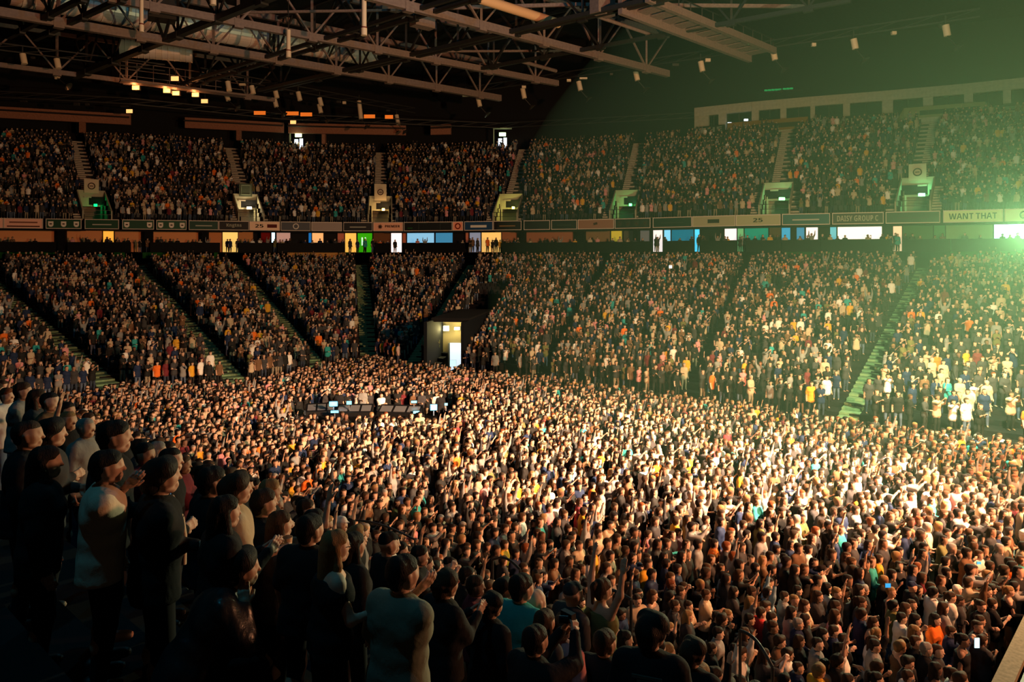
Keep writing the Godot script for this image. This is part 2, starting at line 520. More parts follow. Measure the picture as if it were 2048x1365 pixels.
# one person who can be told apart: the body with hair, clothes and shoes
func person(pose_name: String, woman: bool, fine: bool, hair: String, hair_m: Material, skin_m: Material, top: String, top_m: Material, low_m: Material, where: Vector3, yaw: float, tall: float, extra: Dictionary = {}) -> MeshInstance3D:
	var pose: Dictionary = POSES[pose_name].duplicate()
	pose.merge(extra, true)
	var key := pose_name + str(woman) + str(fine) + str(extra)
	var M := figure_meshes(key, pose, woman, fine)
	var o := piece("person", M.body, skin_m, Transform3D(Basis(Vector3.UP, yaw).scaled(Vector3.ONE * tall), where))
	if hair != "bald":
		piece("cap" if hair == "cap" else "hair", hair_mesh(hair, fine), hair_m, M.head, o)
	if top == "vest": piece("vest", vest_mesh(key, pose, woman, fine), top_m, Transform3D(), o)
	else: piece(top, M.t_shirt if top == "t_shirt" else M.long_sleeved, top_m, Transform3D(), o)
	piece("trousers", M.trousers, low_m, Transform3D(), o)
	var sit: bool = pose.get("sit", false)
	for s in [-1, 1]:
		piece("shoe", shoe(), mat("shoe", Color(0.05, 0.05, 0.055), 0.6), Transform3D(Basis(), Vector3(s * 0.13, 0, 0.42 if sit else -0.02)), o)
	return o

var vests := {}
func vest_mesh(key: String, pose: Dictionary, woman: bool, fine: bool) -> ArrayMesh:
	if not vests.has(key):
		var B := figure(pose, woman)
		var bones: Array = []
		for i in B.shirt.size():
			if i != 1 and B.shirt[i][2] > 0.1: bones.append(B.shirt[i])
		vests[key] = joined([net(bones, 0.02 if fine else 0.028, 0.03, [[B.hem, -B.up], [B.hem + B.up * 0.60, B.up]])])
	return vests[key]

# ------------------------------------------------------------------ the crowd
const STAGE := Vector3(26, 0, -11)
const SKINS := [Color(0.50, 0.31, 0.225), Color(0.43, 0.26, 0.18), Color(0.56, 0.38, 0.29), Color(0.30, 0.17, 0.11), Color(0.16, 0.085, 0.06)]
const HAIRS := {"black": Color(0.012, 0.010, 0.009), "dark brown": Color(0.035, 0.020, 0.012), "brown": Color(0.055, 0.028, 0.014), "blond": Color(0.24, 0.145, 0.06), "red": Color(0.16, 0.045, 0.015), "grey": Color(0.25, 0.24, 0.23)}
const TOPS := {"black": Color(0.012, 0.012, 0.014), "charcoal": Color(0.04, 0.04, 0.045), "white": Color(0.72, 0.70, 0.67), "grey": Color(0.22, 0.22, 0.22), "navy": Color(0.015, 0.025, 0.07), "beige": Color(0.45, 0.36, 0.25), "orange": Color(0.75, 0.16, 0.02), "red": Color(0.50, 0.03, 0.03), "mustard": Color(0.62, 0.33, 0.03), "pale blue": Color(0.25, 0.40, 0.52), "teal": Color(0.03, 0.30, 0.30), "green": Color(0.03, 0.28, 0.10), "maroon": Color(0.14, 0.02, 0.03), "pink": Color(0.60, 0.26, 0.28), "olive": Color(0.13, 0.13, 0.05), "brown": Color(0.14, 0.075, 0.04)}
const LOWS := [Color(0.012, 0.012, 0.015), Color(0.03, 0.04, 0.07), Color(0.08, 0.11, 0.18), Color(0.25, 0.21, 0.15), Color(0.02, 0.02, 0.02)]

func pick(names: Array, weights: Array) -> Variant:
	var sum := 0.0
	for w in weights: sum += w
	var r := rng.randf() * sum
	for i in names.size():
		r -= weights[i]
		if r <= 0.0: return names[i]
	return names[-1]

func any_top() -> String: return pick(TOPS.keys(), [44, 16, 14, 11, 6, 7, 1.3, 1.2, 1.2, 2.0, 0.6, 0.4, 1.8, 1.2, 2, 5])
func any_hair() -> String: return pick(HAIRS.keys(), [34, 36, 16, 8, 2.5, 2])
func any_pose() -> String: return pick(["arms lowered", "both arms raised", "one arm raised", "hands clapping", "holding a phone up", "arms folded", "one hand at chest", "one hand at mouth"], [46, 2, 3, 14, 6, 14, 11, 5])
func to_stage(p: Vector3) -> float: return atan2(STAGE.x - p.x, STAGE.z - p.z)

var fan_meshes := []
var zones := {}

func make_fans() -> void:
	var tall := [Vector3(0, 0, 0)]
	var nets := {}
	for k in 60:
		var pose := any_pose()
		var long := rng.randf() < 0.42
		var sleeves := rng.randf() < 0.35
		var key := "%s %s %s" % [pose, long, sleeves]
		if not nets.has(key):
			var B := figure(POSES[pose], long)
			var bones: Array = B.skin + B.shirt + B.trousers
			if sleeves: bones = bones + B.sleeve
			bones = bones + moved([[Vector3(0, 0.03, -0.01), Vector3(0, 0.035, 0.01), 0.098, 0.094, 0], [Vector3(0, -0.03, 0.03), Vector3(0, -0.075, 0.045), 0.08, 0.062, 0]], B.head)
			bones = bones + moved(hair_bones("long" if long else "far"), B.head)
			nets[key] = net(bones, 0.042, 0.03)
		var hair: Color = HAIRS[any_hair()]
		var top: Color = TOPS[any_top()]
		var skin: Color = SKINS[pick([0, 1, 2, 3, 4], [34, 28, 22, 11, 5])]
		fan_meshes.append(joined([nets[key]], [], [skin, hair, top, LOWS[rng.randi() % 5], skin]))

func fan(zone: String, p: Vector3, turn := 0.35) -> void:
	if not zones.has(zone):
		zones[zone] = []
		for k in fan_meshes.size(): zones[zone].append([])
	var s := rng.randf_range(0.90, 1.06)
	zones[zone][rng.randi() % fan_meshes.size()].append(Transform3D(Basis(Vector3.UP, to_stage(p) + rng.randfn(0.0, turn)).scaled(Vector3.ONE * s), p))

func multi(called: String, m: Mesh, places: Array, material: Material, parent: Node) -> void:
	var mm := MultiMesh.new()
	mm.transform_format = MultiMesh.TRANSFORM_3D
	mm.mesh = m
	mm.instance_count = places.size()
	for i in places.size(): mm.set_instance_transform(i, places[i])
	var o := MultiMeshInstance3D.new()
	o.multimesh = mm
	o.material_override = material
	o.set_meta("kind", "stuff")
	put(o, called, parent)

func build_crowd() -> void:
	var m := StandardMaterial3D.new()
	m.resource_name = "fans"
	m.vertex_color_use_as_albedo = true
	m.roughness = 0.75
	m.metallic_specular = 0.3
	var crowd := group_at("crowd", Vector3.ZERO)
	tag(crowd, "dense crowd of standing concert fans packing the arena floor and both seating tiers", "crowd", "", "stuff")
	for zone in zones:
		var z := Node3D.new()
		z.set_meta("kind", "stuff")
		put(z, zone, crowd)
		for k in fan_meshes.size():
			if zones[zone][k]: multi("fan_figures", fan_meshes[k], zones[zone][k], m, z)

const AISLES := [1.0, 2.0, 3.0, 4.0, 5.0, 6.0, 7.0, 8.0, 9.0]

var upper_list := []
func upper_aisles() -> Array:      # where the doorways of the upper tier stand, in columns of the frame
	if upper_list.is_empty():
		for x in [195.0, 503.0, 760.0, 1010.0, 1245.0, 1548.0, 1825.0]: upper_list.append(u_at(x, 1.2))
	return upper_list

func gap_to_aisle(p: Vector3, u: float, lower: bool, w: float) -> float:
	var best := 9.0
	for a in (AISLES if lower else upper_aisles()):
		if absf(a - u) < 0.6:
			var q := low(a, w, p.y) if lower else up(a, w, p.y)
			best = minf(best, Vector2(p.x - q.x, p.z - q.z).length())
	return best

const TUNNEL_U := 5.33     # the tall access tunnel at the front of the lower tier
const TUNNEL_ROWS := 15

func fill_tiers() -> void:
	var patch := FastNoiseLite.new()
	patch.seed = 3
	patch.frequency = 0.09
	for r in ROWS:
		var w := (r + 0.5) / ROWS
		var u := 0.02
		while u < 9.7:
			var p := low(u, w, low_h(r))
			var n := low(u + 0.01, w, 0.0)
			u += 0.01 * rng.randf_range(0.48, 0.62) / maxf(Vector2(p.x - n.x, p.z - n.z).length(), 0.001)
			var px := pix(p)
			if px.x < -60 or px.x > 2110: continue
			var g := gap_to_aisle(p, u, true, w)
			if g < (0.45 if (absf(u - 6) < 0.3 or absf(u - 7) < 0.3) else 0.75 if u > 7.5 else 0.95) and u < 8.6: continue
			if u > 7.5 and g < 0.8 and rng.randf() < 0.5: continue
			var tq := low(TUNNEL_U, w, p.y)
			if r < TUNNEL_ROWS + 4 and (tq - p).length() < 1.6: continue
			if patch.get_noise_2d(p.x * 2.0, p.z * 2.0) < -0.26 and rng.randf() < 0.5: continue
			if rng.randf() < 0.07: continue
			fan("lower_tier_fans", p + Vector3(rng.randf_range(-0.06, 0.06), 0, rng.randf_range(-0.06, 0.06)))
	for r in ROWS_UP:
		var w := (r + 0.5) / ROWS_UP
		var u := 0.3
		while u < 9.6:
			var p := up(u, w, up_h(r))
			var n := up(u + 0.01, w, 0.0)
			u += 0.01 * rng.randf_range(0.50, 0.66) / maxf(Vector2(p.x - n.x, p.z - n.z).length(), 0.001)
			var px := pix(p)
			if px.x < -60 or px.x > 2110: continue
			if gap_to_aisle(p, u, false, w) < (1.0 if r > 5 else 2.2): continue
			if patch.get_noise_2d(p.x * 2.0, p.z * 2.0) < -0.26 and rng.randf() < 0.5: continue
			if rng.randf() < 0.10: continue
			fan("upper_tier_fans", p + Vector3(rng.randf_range(-0.06, 0.06), 0, rng.randf_range(-0.06, 0.06)))

var inner_poly := PackedVector2Array()
func on_floor(p: Vector3) -> bool:
	if to_t(p) < 13.9 or to_s(p) > -3.3: return false
	var q := Vector2(p.x, -p.z)
	if not Geometry2D.is_point_in_polygon(q, inner_poly): return false
	if q.x > -11.8 and q.x < -3.2 and q.y > 37.5 and q.y < 43.6: return false      # the control desks
	return true

var near_people := []      # [depth, place, on the near stand]

func fill_floor() -> void:
	for k in 101:
		var u := 10.0 * k / 100
		var p := spline(inner, u) - out_dir(u) * 1.3
		inner_poly.append(p)
	inner_poly.append(Vector2(40, 10))
	inner_poly.append(Vector2(0, 8))
	inner_poly.append(Vector2(-34, 34))
	var t := 13.9
	while t < 48.0:
		var s := -56.0
		while s < -3.0:
			var p := ts(t + rng.randf_range(-0.2, 0.2), s + rng.randf_range(-0.2, 0.2), 0.0)
			s += rng.randf_range(0.46, 0.60)
			if -p.z < 5.0: continue
			var px := pix(p + Vector3(0, 1.6, 0))
			if px.x < -80 or px.x > 2130 or px.y > 1500: continue
			if on_floor(p) and rng.randf() > 0.06: near_people.append([-p.z, p, false])
		t += 0.52
	for r in range(6, 27):
		var tr := r * 0.5 + 0.22
		var s := -52.0
		while s < 12.0:
			var p := ts(tr, s + rng.randf_range(-0.1, 0.1), near_h(tr))
			s += rng.randf_range(0.56, 0.9)
			if r % 2 == 1 or -p.z < 6.2: continue
			var px := pix(p + Vector3(0, 1.6, 0))
			if px.x < -150 or px.x > 2150 or px.y > 1560 or px.y < 300: continue
			if rng.randf() < 0.10: continue
			near_people.append([-p.z, p, true])

# ------------------------------------------------------------------ the people who can be told apart
func hair_m(c: String) -> Material:
	var m := mat("hair " + c, (HAIRS[c] as Color).linear_to_srgb(), 0.65)
	if m.heightmap_texture == null:
		m.heightmap_enabled = true
		m.heightmap_texture = strands()
		m.heightmap_scale = 0.6
		m.uv1_triplanar = true
		m.uv1_scale = Vector3(9, 1.6, 9)
	return m

var strand_map: NoiseTexture2D
func strands() -> NoiseTexture2D:
	if strand_map == null:
		var n := FastNoiseLite.new()
		n.seed = 11
		n.frequency = 0.05
		n.fractal_octaves = 3
		strand_map = NoiseTexture2D.new()
		strand_map.width = 256
		strand_map.height = 256
		strand_map.seamless = true
		strand_map.noise = n
	return strand_map

func skin_m(i: int) -> Material: return mat("skin %d" % i, (SKINS[i] as Color).linear_to_srgb(), 0.6)
func cloth_m(c: String) -> Material:
	if c == "satin": mat("cloth satin", Color(0.16, 0.16, 0.17), 0.32)
	if c == "pale": mat("cloth pale", Color(0.80, 0.74, 0.66), 0.9)
	if c == "sage": mat("cloth sage", Color(0.44, 0.47, 0.42), 0.9)
	if mats.has("cloth " + c) and not TOPS.has(c): return folded(mats["cloth " + c])
	return folded(mat("cloth " + c, (TOPS[c] as Color).linear_to_srgb(), 0.9))

func folded(m: StandardMaterial3D) -> Material:
	if m.heightmap_texture == null:
		m.heightmap_enabled = true
		m.heightmap_texture = folds()
		m.heightmap_scale = 1.6
		m.uv1_triplanar = true
		m.uv1_scale = Vector3(1.7, 1.1, 1.7)
	return m

var fold_map: NoiseTexture2D
func folds() -> NoiseTexture2D:
	if fold_map == null:
		var n := FastNoiseLite.new()
		n.seed = 5
		n.frequency = 0.011
		n.fractal_octaves = 2
		n.domain_warp_enabled = true
		n.domain_warp_amplitude = 25.0
		fold_map = NoiseTexture2D.new()
		fold_map.width = 256
		fold_map.height = 256
		fold_map.seamless = true
		fold_map.noise = n
	return fold_map

func low_m(i: int) -> Material: return mat("trousers %d" % i, (LOWS[i] as Color).linear_to_srgb(), 0.9)

const HAIR_WORDS := {"short": "short %s hair", "full": "thick %s hair", "long": "long %s hair", "tied": "tied-back %s hair", "cropped": "cropped %s hair", "cap": "a %s cap"}
const TOP_WORDS := {"t_shirt": "%s T-shirt", "long_sleeved": "%s sweater", "vest": "%s vest top"}
const POSE_WORDS := {"arms lowered": "arms down", "both arms raised": "both arms raised", "one arm raised": "one arm raised", "hands clapping": "hands together", "holding a phone up": "hands up at face", "arms folded": "arms folded", "one hand at mouth": "hand at mouth", "one hand at chest": "one hand forward"}
var used_labels := {}

func place_words(p: Vector3, on_stand: bool) -> String:
	if on_stand: return "on the near stand"
	if to_s(p) > -8.0: return "beside the stage barrier"
	return "on the floor"

func build_individuals() -> void:
	near_people.sort_custom(func(a, b): return a[0] < b[0])
	var count := 0
	for e in near_people:
		var p: Vector3 = e[1]
		var clear := true
		for h in HEROES:
			var hp := at(h[0], h[1], h[2])
			if Vector2(hp.x - p.x, hp.z - p.z).length() < 0.6: clear = false
			var q := pix(p + Vector3(0, 1.65, 0))
			if -p.z < h[2] - 0.2 and absf(q.x - h[0]) < 170.0 / (-p.z) * 5.0 and q.y < h[1] + 500: clear = false
		if not clear: continue
		var q := pix(p + Vector3(0, 1.65, 0))
		if count >= LIMIT or q.x < -20 or q.x > 2060 or q.y > 1400:
			fan("near_stand_fans" if e[2] else "floor_fans", p, 0.3)
			continue
		for attempt in 400:
			var pose := any_pose()
			var hair: String = pick(["short", "full", "long", "tied", "cropped", "cap"], [30, 16, 28, 8, 12, 6])
			var woman := hair == "long" or hair == "tied"
			var hc: String = any_hair() if hair != "cap" else pick(["black", "white", "navy", "red"], [4, 2, 2, 1])
			var top: String = pick(["t_shirt", "long_sleeved", "vest"], [55, 33, 12 if woman else 4])
			var tc: String = any_top() if not e[2] else pick(["black", "charcoal", "white", "grey", "navy", "beige", "maroon", "olive", "brown", "pale blue"], [40, 16, 7, 9, 10, 5, 4, 4, 5, 2])
			var words := "person with %s in a %s, %s, %s" % [HAIR_WORDS[hair] % hc, TOP_WORDS[top] % tc, POSE_WORDS[pose], place_words(p, e[2])]
			if words.split(" ").size() > 16: words = words.replace("person with ", "person, ")
			if words.split(" ").size() > 16: words = words.replace("pale blue", "blue").replace("dark brown", "brown").replace(" cap in a ", " cap, ").replace(" hair in a ", " hair, ")
			if used_labels.has(words): continue
			used_labels[words] = true
			var o := person(pose, woman, false, hair, hair_m(hc) if hair != "cap" else cloth_m(hc), skin_m(pick([0, 1, 2, 3, 4], [34, 28, 22, 11, 5])), top, cloth_m(tc), low_m(rng.randi() % 5), p, to_stage(p) + rng.randfn(0.0, 0.28), rng.randf_range(0.93, 1.05))
			tag(o, words, "person", "fans near the camera")
			break
		count += 1

const LIMIT := 270

# head column, head row, depth, turn from the stage direction, pose, woman, hair, hair colour, top, top colour, skin, label
const HEROES := [
	[45, 872, 5.7, 0.0, "arms lowered", false, "cropped", "dark brown", "long_sleeved", "black", 1, "short-haired man in a black jacket, outermost at the frame's dark left edge"],
	[92, 868, 6.4, 0.1, "arms folded", false, "full", "black", "long_sleeved", "charcoal", 0, "thick-haired person in a charcoal jacket behind the outermost man"],
	[80, 942, 5.0, 0.0, "arms lowered", true, "long", "black", "long_sleeved", "black", 1, "long-haired woman in black below the two people by the dark edge"],
	[218, 876, 5.3, -0.1, "one hand at chest", false, "short", "black", "long_sleeved", "black", 0, "tall dark-haired man in black with a glowing phone at his chest"],
	[203, 948, 4.9, -0.05, "one hand at mouth", false, "short", "black", "t_shirt", "pale", 0, "man in a baggy pale T-shirt with one hand raised to his mouth"],
	[312, 955, 5.1, 0.05, "arms folded", false, "full", "black", "long_sleeved", "black", 0, "person with big dark hair and an open collar, black top"],
	[370, 1108, 4.7, -0.1, "sitting", true, "full", "black", "long_sleeved", "satin", 1, "person sitting bent forward in a shiny dark jacket"],
	[415, 966, 6.6, 0.2, "arms lowered", false, "short", "black", "long_sleeved", "black", 1, "dark-haired person in black just behind the pale-shirted man with the cup"],
	[463, 980, 5.9, -0.05, "one hand at chest", false, "full", "dark brown", "t_shirt", "beige", 0, "man in a beige T-shirt holding a plastic cup"],
	[440, 1040, 4.9, 0.15, "hands clapping", true, "long", "black", "long_sleeved", "black", 0, "long-haired woman in black in front of the man with the cup"],
	[519, 1008, 6.5, 0.1, "arms lowered", false, "short", "dark brown", "t_shirt", "black", 0, "man with short brown hair in black next to the beige shirt"],
	[552, 1052, 6.2, 0.1, "hands clapping", true, "long", "brown", "long_sleeved", "charcoal", 2, "brown-haired woman with her hands together near her chin"],
	[614, 1066, 5.4, 0.7, "arms lowered", false, "short", "black", "t_shirt", "black", 0, "man seen from behind with neat short hair and one ear showing"],
	[662, 1148, 5.1, 0.0, "one hand at chest", true, "long", "blond", "vest", "black", 2, "woman with glasses, long fair hair and bare arms"],
	[700, 1095, 6.9, 0.3, "arms lowered", true, "long", "black", "long_sleeved", "black", 1, "dark-haired woman half hidden behind the woman with glasses"],
	[798, 1152, 5.0, 0.45, "one hand at mouth", false, "short", "black", "t_shirt", "sage", 0, "man in a plain grey T-shirt, elbow out, hand to his face"],
	[885, 1172, 6.4, 0.2, "hands clapping", false, "full", "dark brown", "long_sleeved", "black", 1, "thick-haired person in black clapping beside the grey T-shirt"],
	[1038, 1180, 7.6, 0.5, "arms lowered", false, "short", "black", "long_sleeved", "teal", 0, "man in a blue-green shirt seen from behind"],
	[1065, 1205, 8.2, 0.3, "arms folded", false, "bald", "grey", "long_sleeved", "black", 2, "bald man beside the blue-green shirt"],
	[978, 1224, 6.8, 0.3, "arms lowered", false, "full", "black", "long_sleeved", "black", 1, "person with dark bushy hair in front of the blue-green shirt"],
	[1084, 1248, 6.9, 0.3, "arms lowered", true, "long", "brown", "long_sleeved", "charcoal", 0, "woman with straight brown hair in front of the bald man"],
	[1122, 1258, 7.0, 0.4, "arms lowered", false, "full", "brown", "t_shirt", "pink", 2, "man in a pale patterned shirt with wavy brown hair"],
	[1064, 1308, 5.6, 0.2, "holding a phone up", false, "short", "black", "long_sleeved", "black", 0, "person aiming a camera held up to the face"],
	[1206, 1290, 7.0, 0.5, "one hand at chest", false, "short", "dark brown", "t_shirt", "black", 1, "short-haired man in black holding a pale cup"],
	[1301, 1268, 6.1, 0.7, "arms lowered", false, "full", "black", "t_shirt", "black", 0, "man seen from behind in a black T-shirt with a printed back"],
	[1383, 1310, 7.2, 0.5, "arms lowered", false, "full", "dark brown", "long_sleeved", "black", 0, "curly-haired person in black beside the printed T-shirt"],
	[1200, 1182, 9.6, 0.2, "both arms raised", true, "tied", "brown", "vest", "olive", 0, "woman with tied-back hair and raised bare arms"],
	[1140, 1190, 9.4, 0.2, "arms lowered", false, "cap", "charcoal", "t_shirt", "charcoal", 1, "man in a grey cap in front of the raised arms"],
]

func build_heroes() -> void:
	for h in HEROES:
		var head := at(h[0], h[1], h[2])
		var g := near_h(to_t(head))
		var sit: bool = h[4] == "sitting"
		var want := head.y - g
		var tall := clampf(want / (1.18 if sit else 1.645), 0.86, 1.12)
		if sit: tall = 0.95
		var where := Vector3(head.x, head.y - (1.18 if sit else 1.645) * tall, head.z)
		if absf(where.y - g) < 0.22: where.y = g
		var yaw: float = to_stage(where) + h[3] + 0.32
		var o := person(h[4], h[5], true, h[6], hair_m(h[7]) if h[6] != "cap" else cloth_m(h[7]), skin_m(h[10]), h[8], cloth_m(h[9]), low_m(0), where, yaw, tall, {"turn": -0.25} if h[3] > 0.3 else {})
		if not h[5]: o.transform.basis = o.transform.basis * Basis.from_scale(Vector3(1.08, 1.0, 1.06))
		tag(o, h[11], "person", "people standing close to the camera")
		if hero_nodes.size() == 5:                                   # the open pale collar of the person with big dark hair
			for s in [-1, 1]:
				var c0 := Vector3(s * 0.07, 1.47, 0.04)
				for q in [Vector3(s * 0.065, 1.36, 0.145), Vector3(s * 0.05, 1.22, 0.165), Vector3(s * 0.06, 1.02, 0.16)]:
					var y: Vector3 = q - c0
					var x := y.normalized().cross(Vector3.BACK).normalized()
					piece("collar_edge", unit_tube, mat("collar pale", Color(0.75, 0.68, 0.60), 0.9), Transform3D(Basis(x * 0.024, y, x.cross(y.normalized()) * 0.018), (c0 + q) / 2), o)
					c0 = q
		used_labels[h[11]] = true
		hero_nodes.append(o)
		hero_feet(where, g)

var hero_nodes := []

# where the ground of the steps lies lower than the feet, the seat row has a plank to stand on
func hero_feet(where: Vector3, g: float) -> void:
	if where.y - g > 0.03:
		var o := block("footboard", Vector3(where.x, (where.y + g) / 2, where.z), Vector3(0.7, where.y - g, 0.5), atan2(0.676, -0.737), mat("near steps", Color(0.10, 0.10, 0.11), 0.9))
		o.set_meta("kind", "structure")
# ------------------------------------------------------------------ the building
func terrace(u0: float, u1: float, r0: int, r1: int, lower: bool, m: Material) -> void:
	var st := begin()
	var n := maxi(2, int((u1 - u0) * 14))
	var rows := ROWS if lower else ROWS_UP
	for r in range(r0, r1):
		var h := low_h(r) if lower else up_h(r)
		var b := (low_h(r - 1) if lower else up_h(r - 1)) if r > 0 else (0.0 if lower else UP0 - 1.4)
		if r == r0 and r > 0: b -= 0.4
		for k in n:
			var ua := lerpf(u0, u1, float(k) / n)
			var ub := lerpf(u0, u1, float(k + 1) / n)
			var w0 := float(r) / rows
			var w1 := float(r + 1) / rows
			var p := func(u, w, y): return low(u, w, y) if lower else up(u, w, y)
			quad(st, p.call(ua, w0, b), p.call(ua, w0, h), p.call(ub, w0, h), p.call(ub, w0, b))
			quad(st, p.call(ua, w0, h), p.call(ua, w1, h), p.call(ub, w1, h), p.call(ub, w0, h))
	var o := piece("terrace", done(st), m, Transform3D())
	o.set_meta("kind", "structure")

func flight(lower: bool, u: float, r0: int, r1: int, side: float, wide: float, m: Material, label: String) -> void:
	var rows := ROWS if lower else ROWS_UP
	var w0 := (r0 + 0.5) / rows
	var o := group_at("stair_flight", low(u, w0, low_h(r0)) if lower else up(u, w0, up_h(r0)))
	for r in range(r0, r1):
		for half in 2:
			var wa := (r + half * 0.5) / rows
			var wb := (r + half * 0.5 + 0.5) / rows
			var h := ((low_h(r) if lower else up_h(r)) + (low_h(r + 1) if lower else up_h(r + 1))) / 2 if half == 1 else (low_h(r) if lower else up_h(r))
			h += 0.03
			var a := low(u, wa, h) if lower else up(u, wa, h)
			var b := low(u, wb, h) if lower else up(u, wb, h)
			var dir := (b - a).normalized()
			var shift := dir.cross(Vector3.UP) * side
			var rise := 0.12 if lower else 0.18
			var s := bar("step", a + shift + Vector3(0, -rise / 2, 0), b + shift + Vector3(0, -rise / 2, 0), wide, rise, m, o)
			s.set_meta("kind", "structure")
	tag(o, label, "stairs", "", "structure")

func build_shell() -> void:
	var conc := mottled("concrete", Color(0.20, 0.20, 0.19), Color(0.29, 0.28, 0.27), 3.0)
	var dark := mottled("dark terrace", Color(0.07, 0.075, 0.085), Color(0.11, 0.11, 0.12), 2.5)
	var green := mottled("green steps", Color(0.36, 0.48, 0.36), Color(0.48, 0.60, 0.46), 2.0)
	var tan_steps := mottled("pale steps", Color(0.56, 0.52, 0.47), Color(0.70, 0.65, 0.59), 2.0)
	var f := block("floor", Vector3(-10, -0.15, -45), Vector3(230, 0.3, 180), 0.0, mottled("arena floor", Color(0.05, 0.05, 0.055), Color(0.09, 0.085, 0.08), 4.0, 0.6))
	f.set_meta("kind", "structure")
	block("ceiling", Vector3(-10, EYE + 28.3, -45), Vector3(230, 0.6, 180), 0.0, mottled("roof deck", Color(0.13, 0.13, 0.13), Color(0.19, 0.18, 0.18), 3.0)).set_meta("kind", "structure")
	for w in [["wall_west", Vector3(-125, 19, -45), Vector3(0.6, 38.4, 180)], ["wall_east", Vector3(105, 19, -45), Vector3(0.6, 38.4, 180)], ["wall_north", Vector3(-10, 19, -135), Vector3(230, 38.4, 0.6)], ["wall_south", Vector3(-10, 19, 45), Vector3(230, 38.4, 0.6)]]:
		block(w[0], w[1], w[2], 0.0, mat("outer wall", Color(0.13, 0.13, 0.14), 0.9)).set_meta("kind", "structure")
	# the lower and upper tiers, one piece between each two flights of stairs
	var du := 0.07
	for i in 10:
		var a := float(i)
		var b := float(i + 1)
		if i == 5:
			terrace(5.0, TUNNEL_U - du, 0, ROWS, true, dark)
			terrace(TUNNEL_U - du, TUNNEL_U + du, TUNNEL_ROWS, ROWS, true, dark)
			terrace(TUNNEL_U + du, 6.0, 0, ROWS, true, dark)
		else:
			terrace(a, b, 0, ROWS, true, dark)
	var vu := 0.075
	var ups := upper_aisles()
	for i in ups.size() + 1:
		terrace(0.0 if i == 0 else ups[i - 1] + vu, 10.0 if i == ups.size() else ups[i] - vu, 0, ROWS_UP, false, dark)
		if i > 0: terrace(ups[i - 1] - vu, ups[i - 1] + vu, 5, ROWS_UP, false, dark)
	# stairs
	var where := ["", "outermost", "second", "third", "steep middle", "fifth", "sixth", "seventh", "eighth", "ninth"]
	for i in range(1, 10):
		if i != 6 and i != 7 and i != 9:
			flight(true, i, 0, ROWS, 0.0, 1.4 if i < 5 else 1.0, green, "green-edged stairs, the %s flight along the lower tier from the dark corner" % where[i])
	for i in range(1, ups.size() + 1):
		var name_it: String = ["", "over the green lamp", "over the greenish framed sign", "over the tall ring sign", "in the unlit middle", "over the dim shield board", "over the wide teal board", "deepest in the haze"][i]
		flight(false, ups[i - 1], 5, ROWS_UP, 0.0, 1.7, tan_steps, "pale stairs up the upper tier, the flight %s" % name_it)
		for s in [-1.0, 1.0]:
			flight(false, ups[i - 1], 0, 5, s * 1.95, 0.9, tan_steps, "short pale side steps beside the upper doorway %s, on its %s side" % [name_it, "stage" if s > 0 else "far"])
		upper_doorway(i)
	# slab of the concourse, its back wall, and the ring beam that carries the upper tier
	var st := begin()
	for k in 140:
		var ua := 10.0 * k / 140
		var ub := 10.0 * (k + 1) / 140
		quad(st, v3(rim(ua), CONCOURSE), v3(rim_out(ua, 9), CONCOURSE), v3(rim_out(ub, 9), CONCOURSE), v3(rim(ub), CONCOURSE))
		quad(st, v3(rim(ua), UP0 - 1.3), v3(rim(ub), UP0 - 1.3), v3(rim_out(ub, 9), UP0 - 1.3), v3(rim_out(ua, 9), UP0 - 1.3))
		quad(st, v3(rim_out(ua, 4.4), CONCOURSE), v3(rim_out(ua, 4.4), UP0 - 1.2), v3(rim_out(ub, 4.4), UP0 - 1.2), v3(rim_out(ub, 4.4), CONCOURSE))
		quad(st, v3(rim_out(ua, 24.5), UP1 - 1.0), v3(rim_out(ua, 24.5), EYE + 28), v3(rim_out(ub, 24.5), EYE + 28), v3(rim_out(ub, 24.5), UP1 - 1.0))
		quad(st, v3(rim_out(ua, 0.0), UP0 - 0.05), v3(rim_out(ua, 1.25), UP0 - 0.05), v3(rim_out(ub, 1.25), UP0 - 0.05), v3(rim_out(ub, 0.0), UP0 - 0.05))
	piece("wall_concourse", done(st), mat("concourse dark", Color(0.10, 0.095, 0.10), 0.9), Transform3D()).set_meta("kind", "structure")
	# near stand
	st = begin()
	for r in range(-14, 27):
		var t := r * 0.5
		var h := near_h(t + 0.1)
		var h2 := near_h(t - 0.4)
		quad(st, ts(t + 0.5, 26, h), ts(t + 0.5, -52, h), ts(t, -52, h), ts(t, 26, h))
		quad(st, ts(t, 26, h), ts(t, -52, h), ts(t, -52, h2), ts(t, 26, h2))
	piece("terrace", done(st), mat("near steps", Color(0.10, 0.10, 0.11), 0.9), Transform3D()).set_meta("kind", "structure")

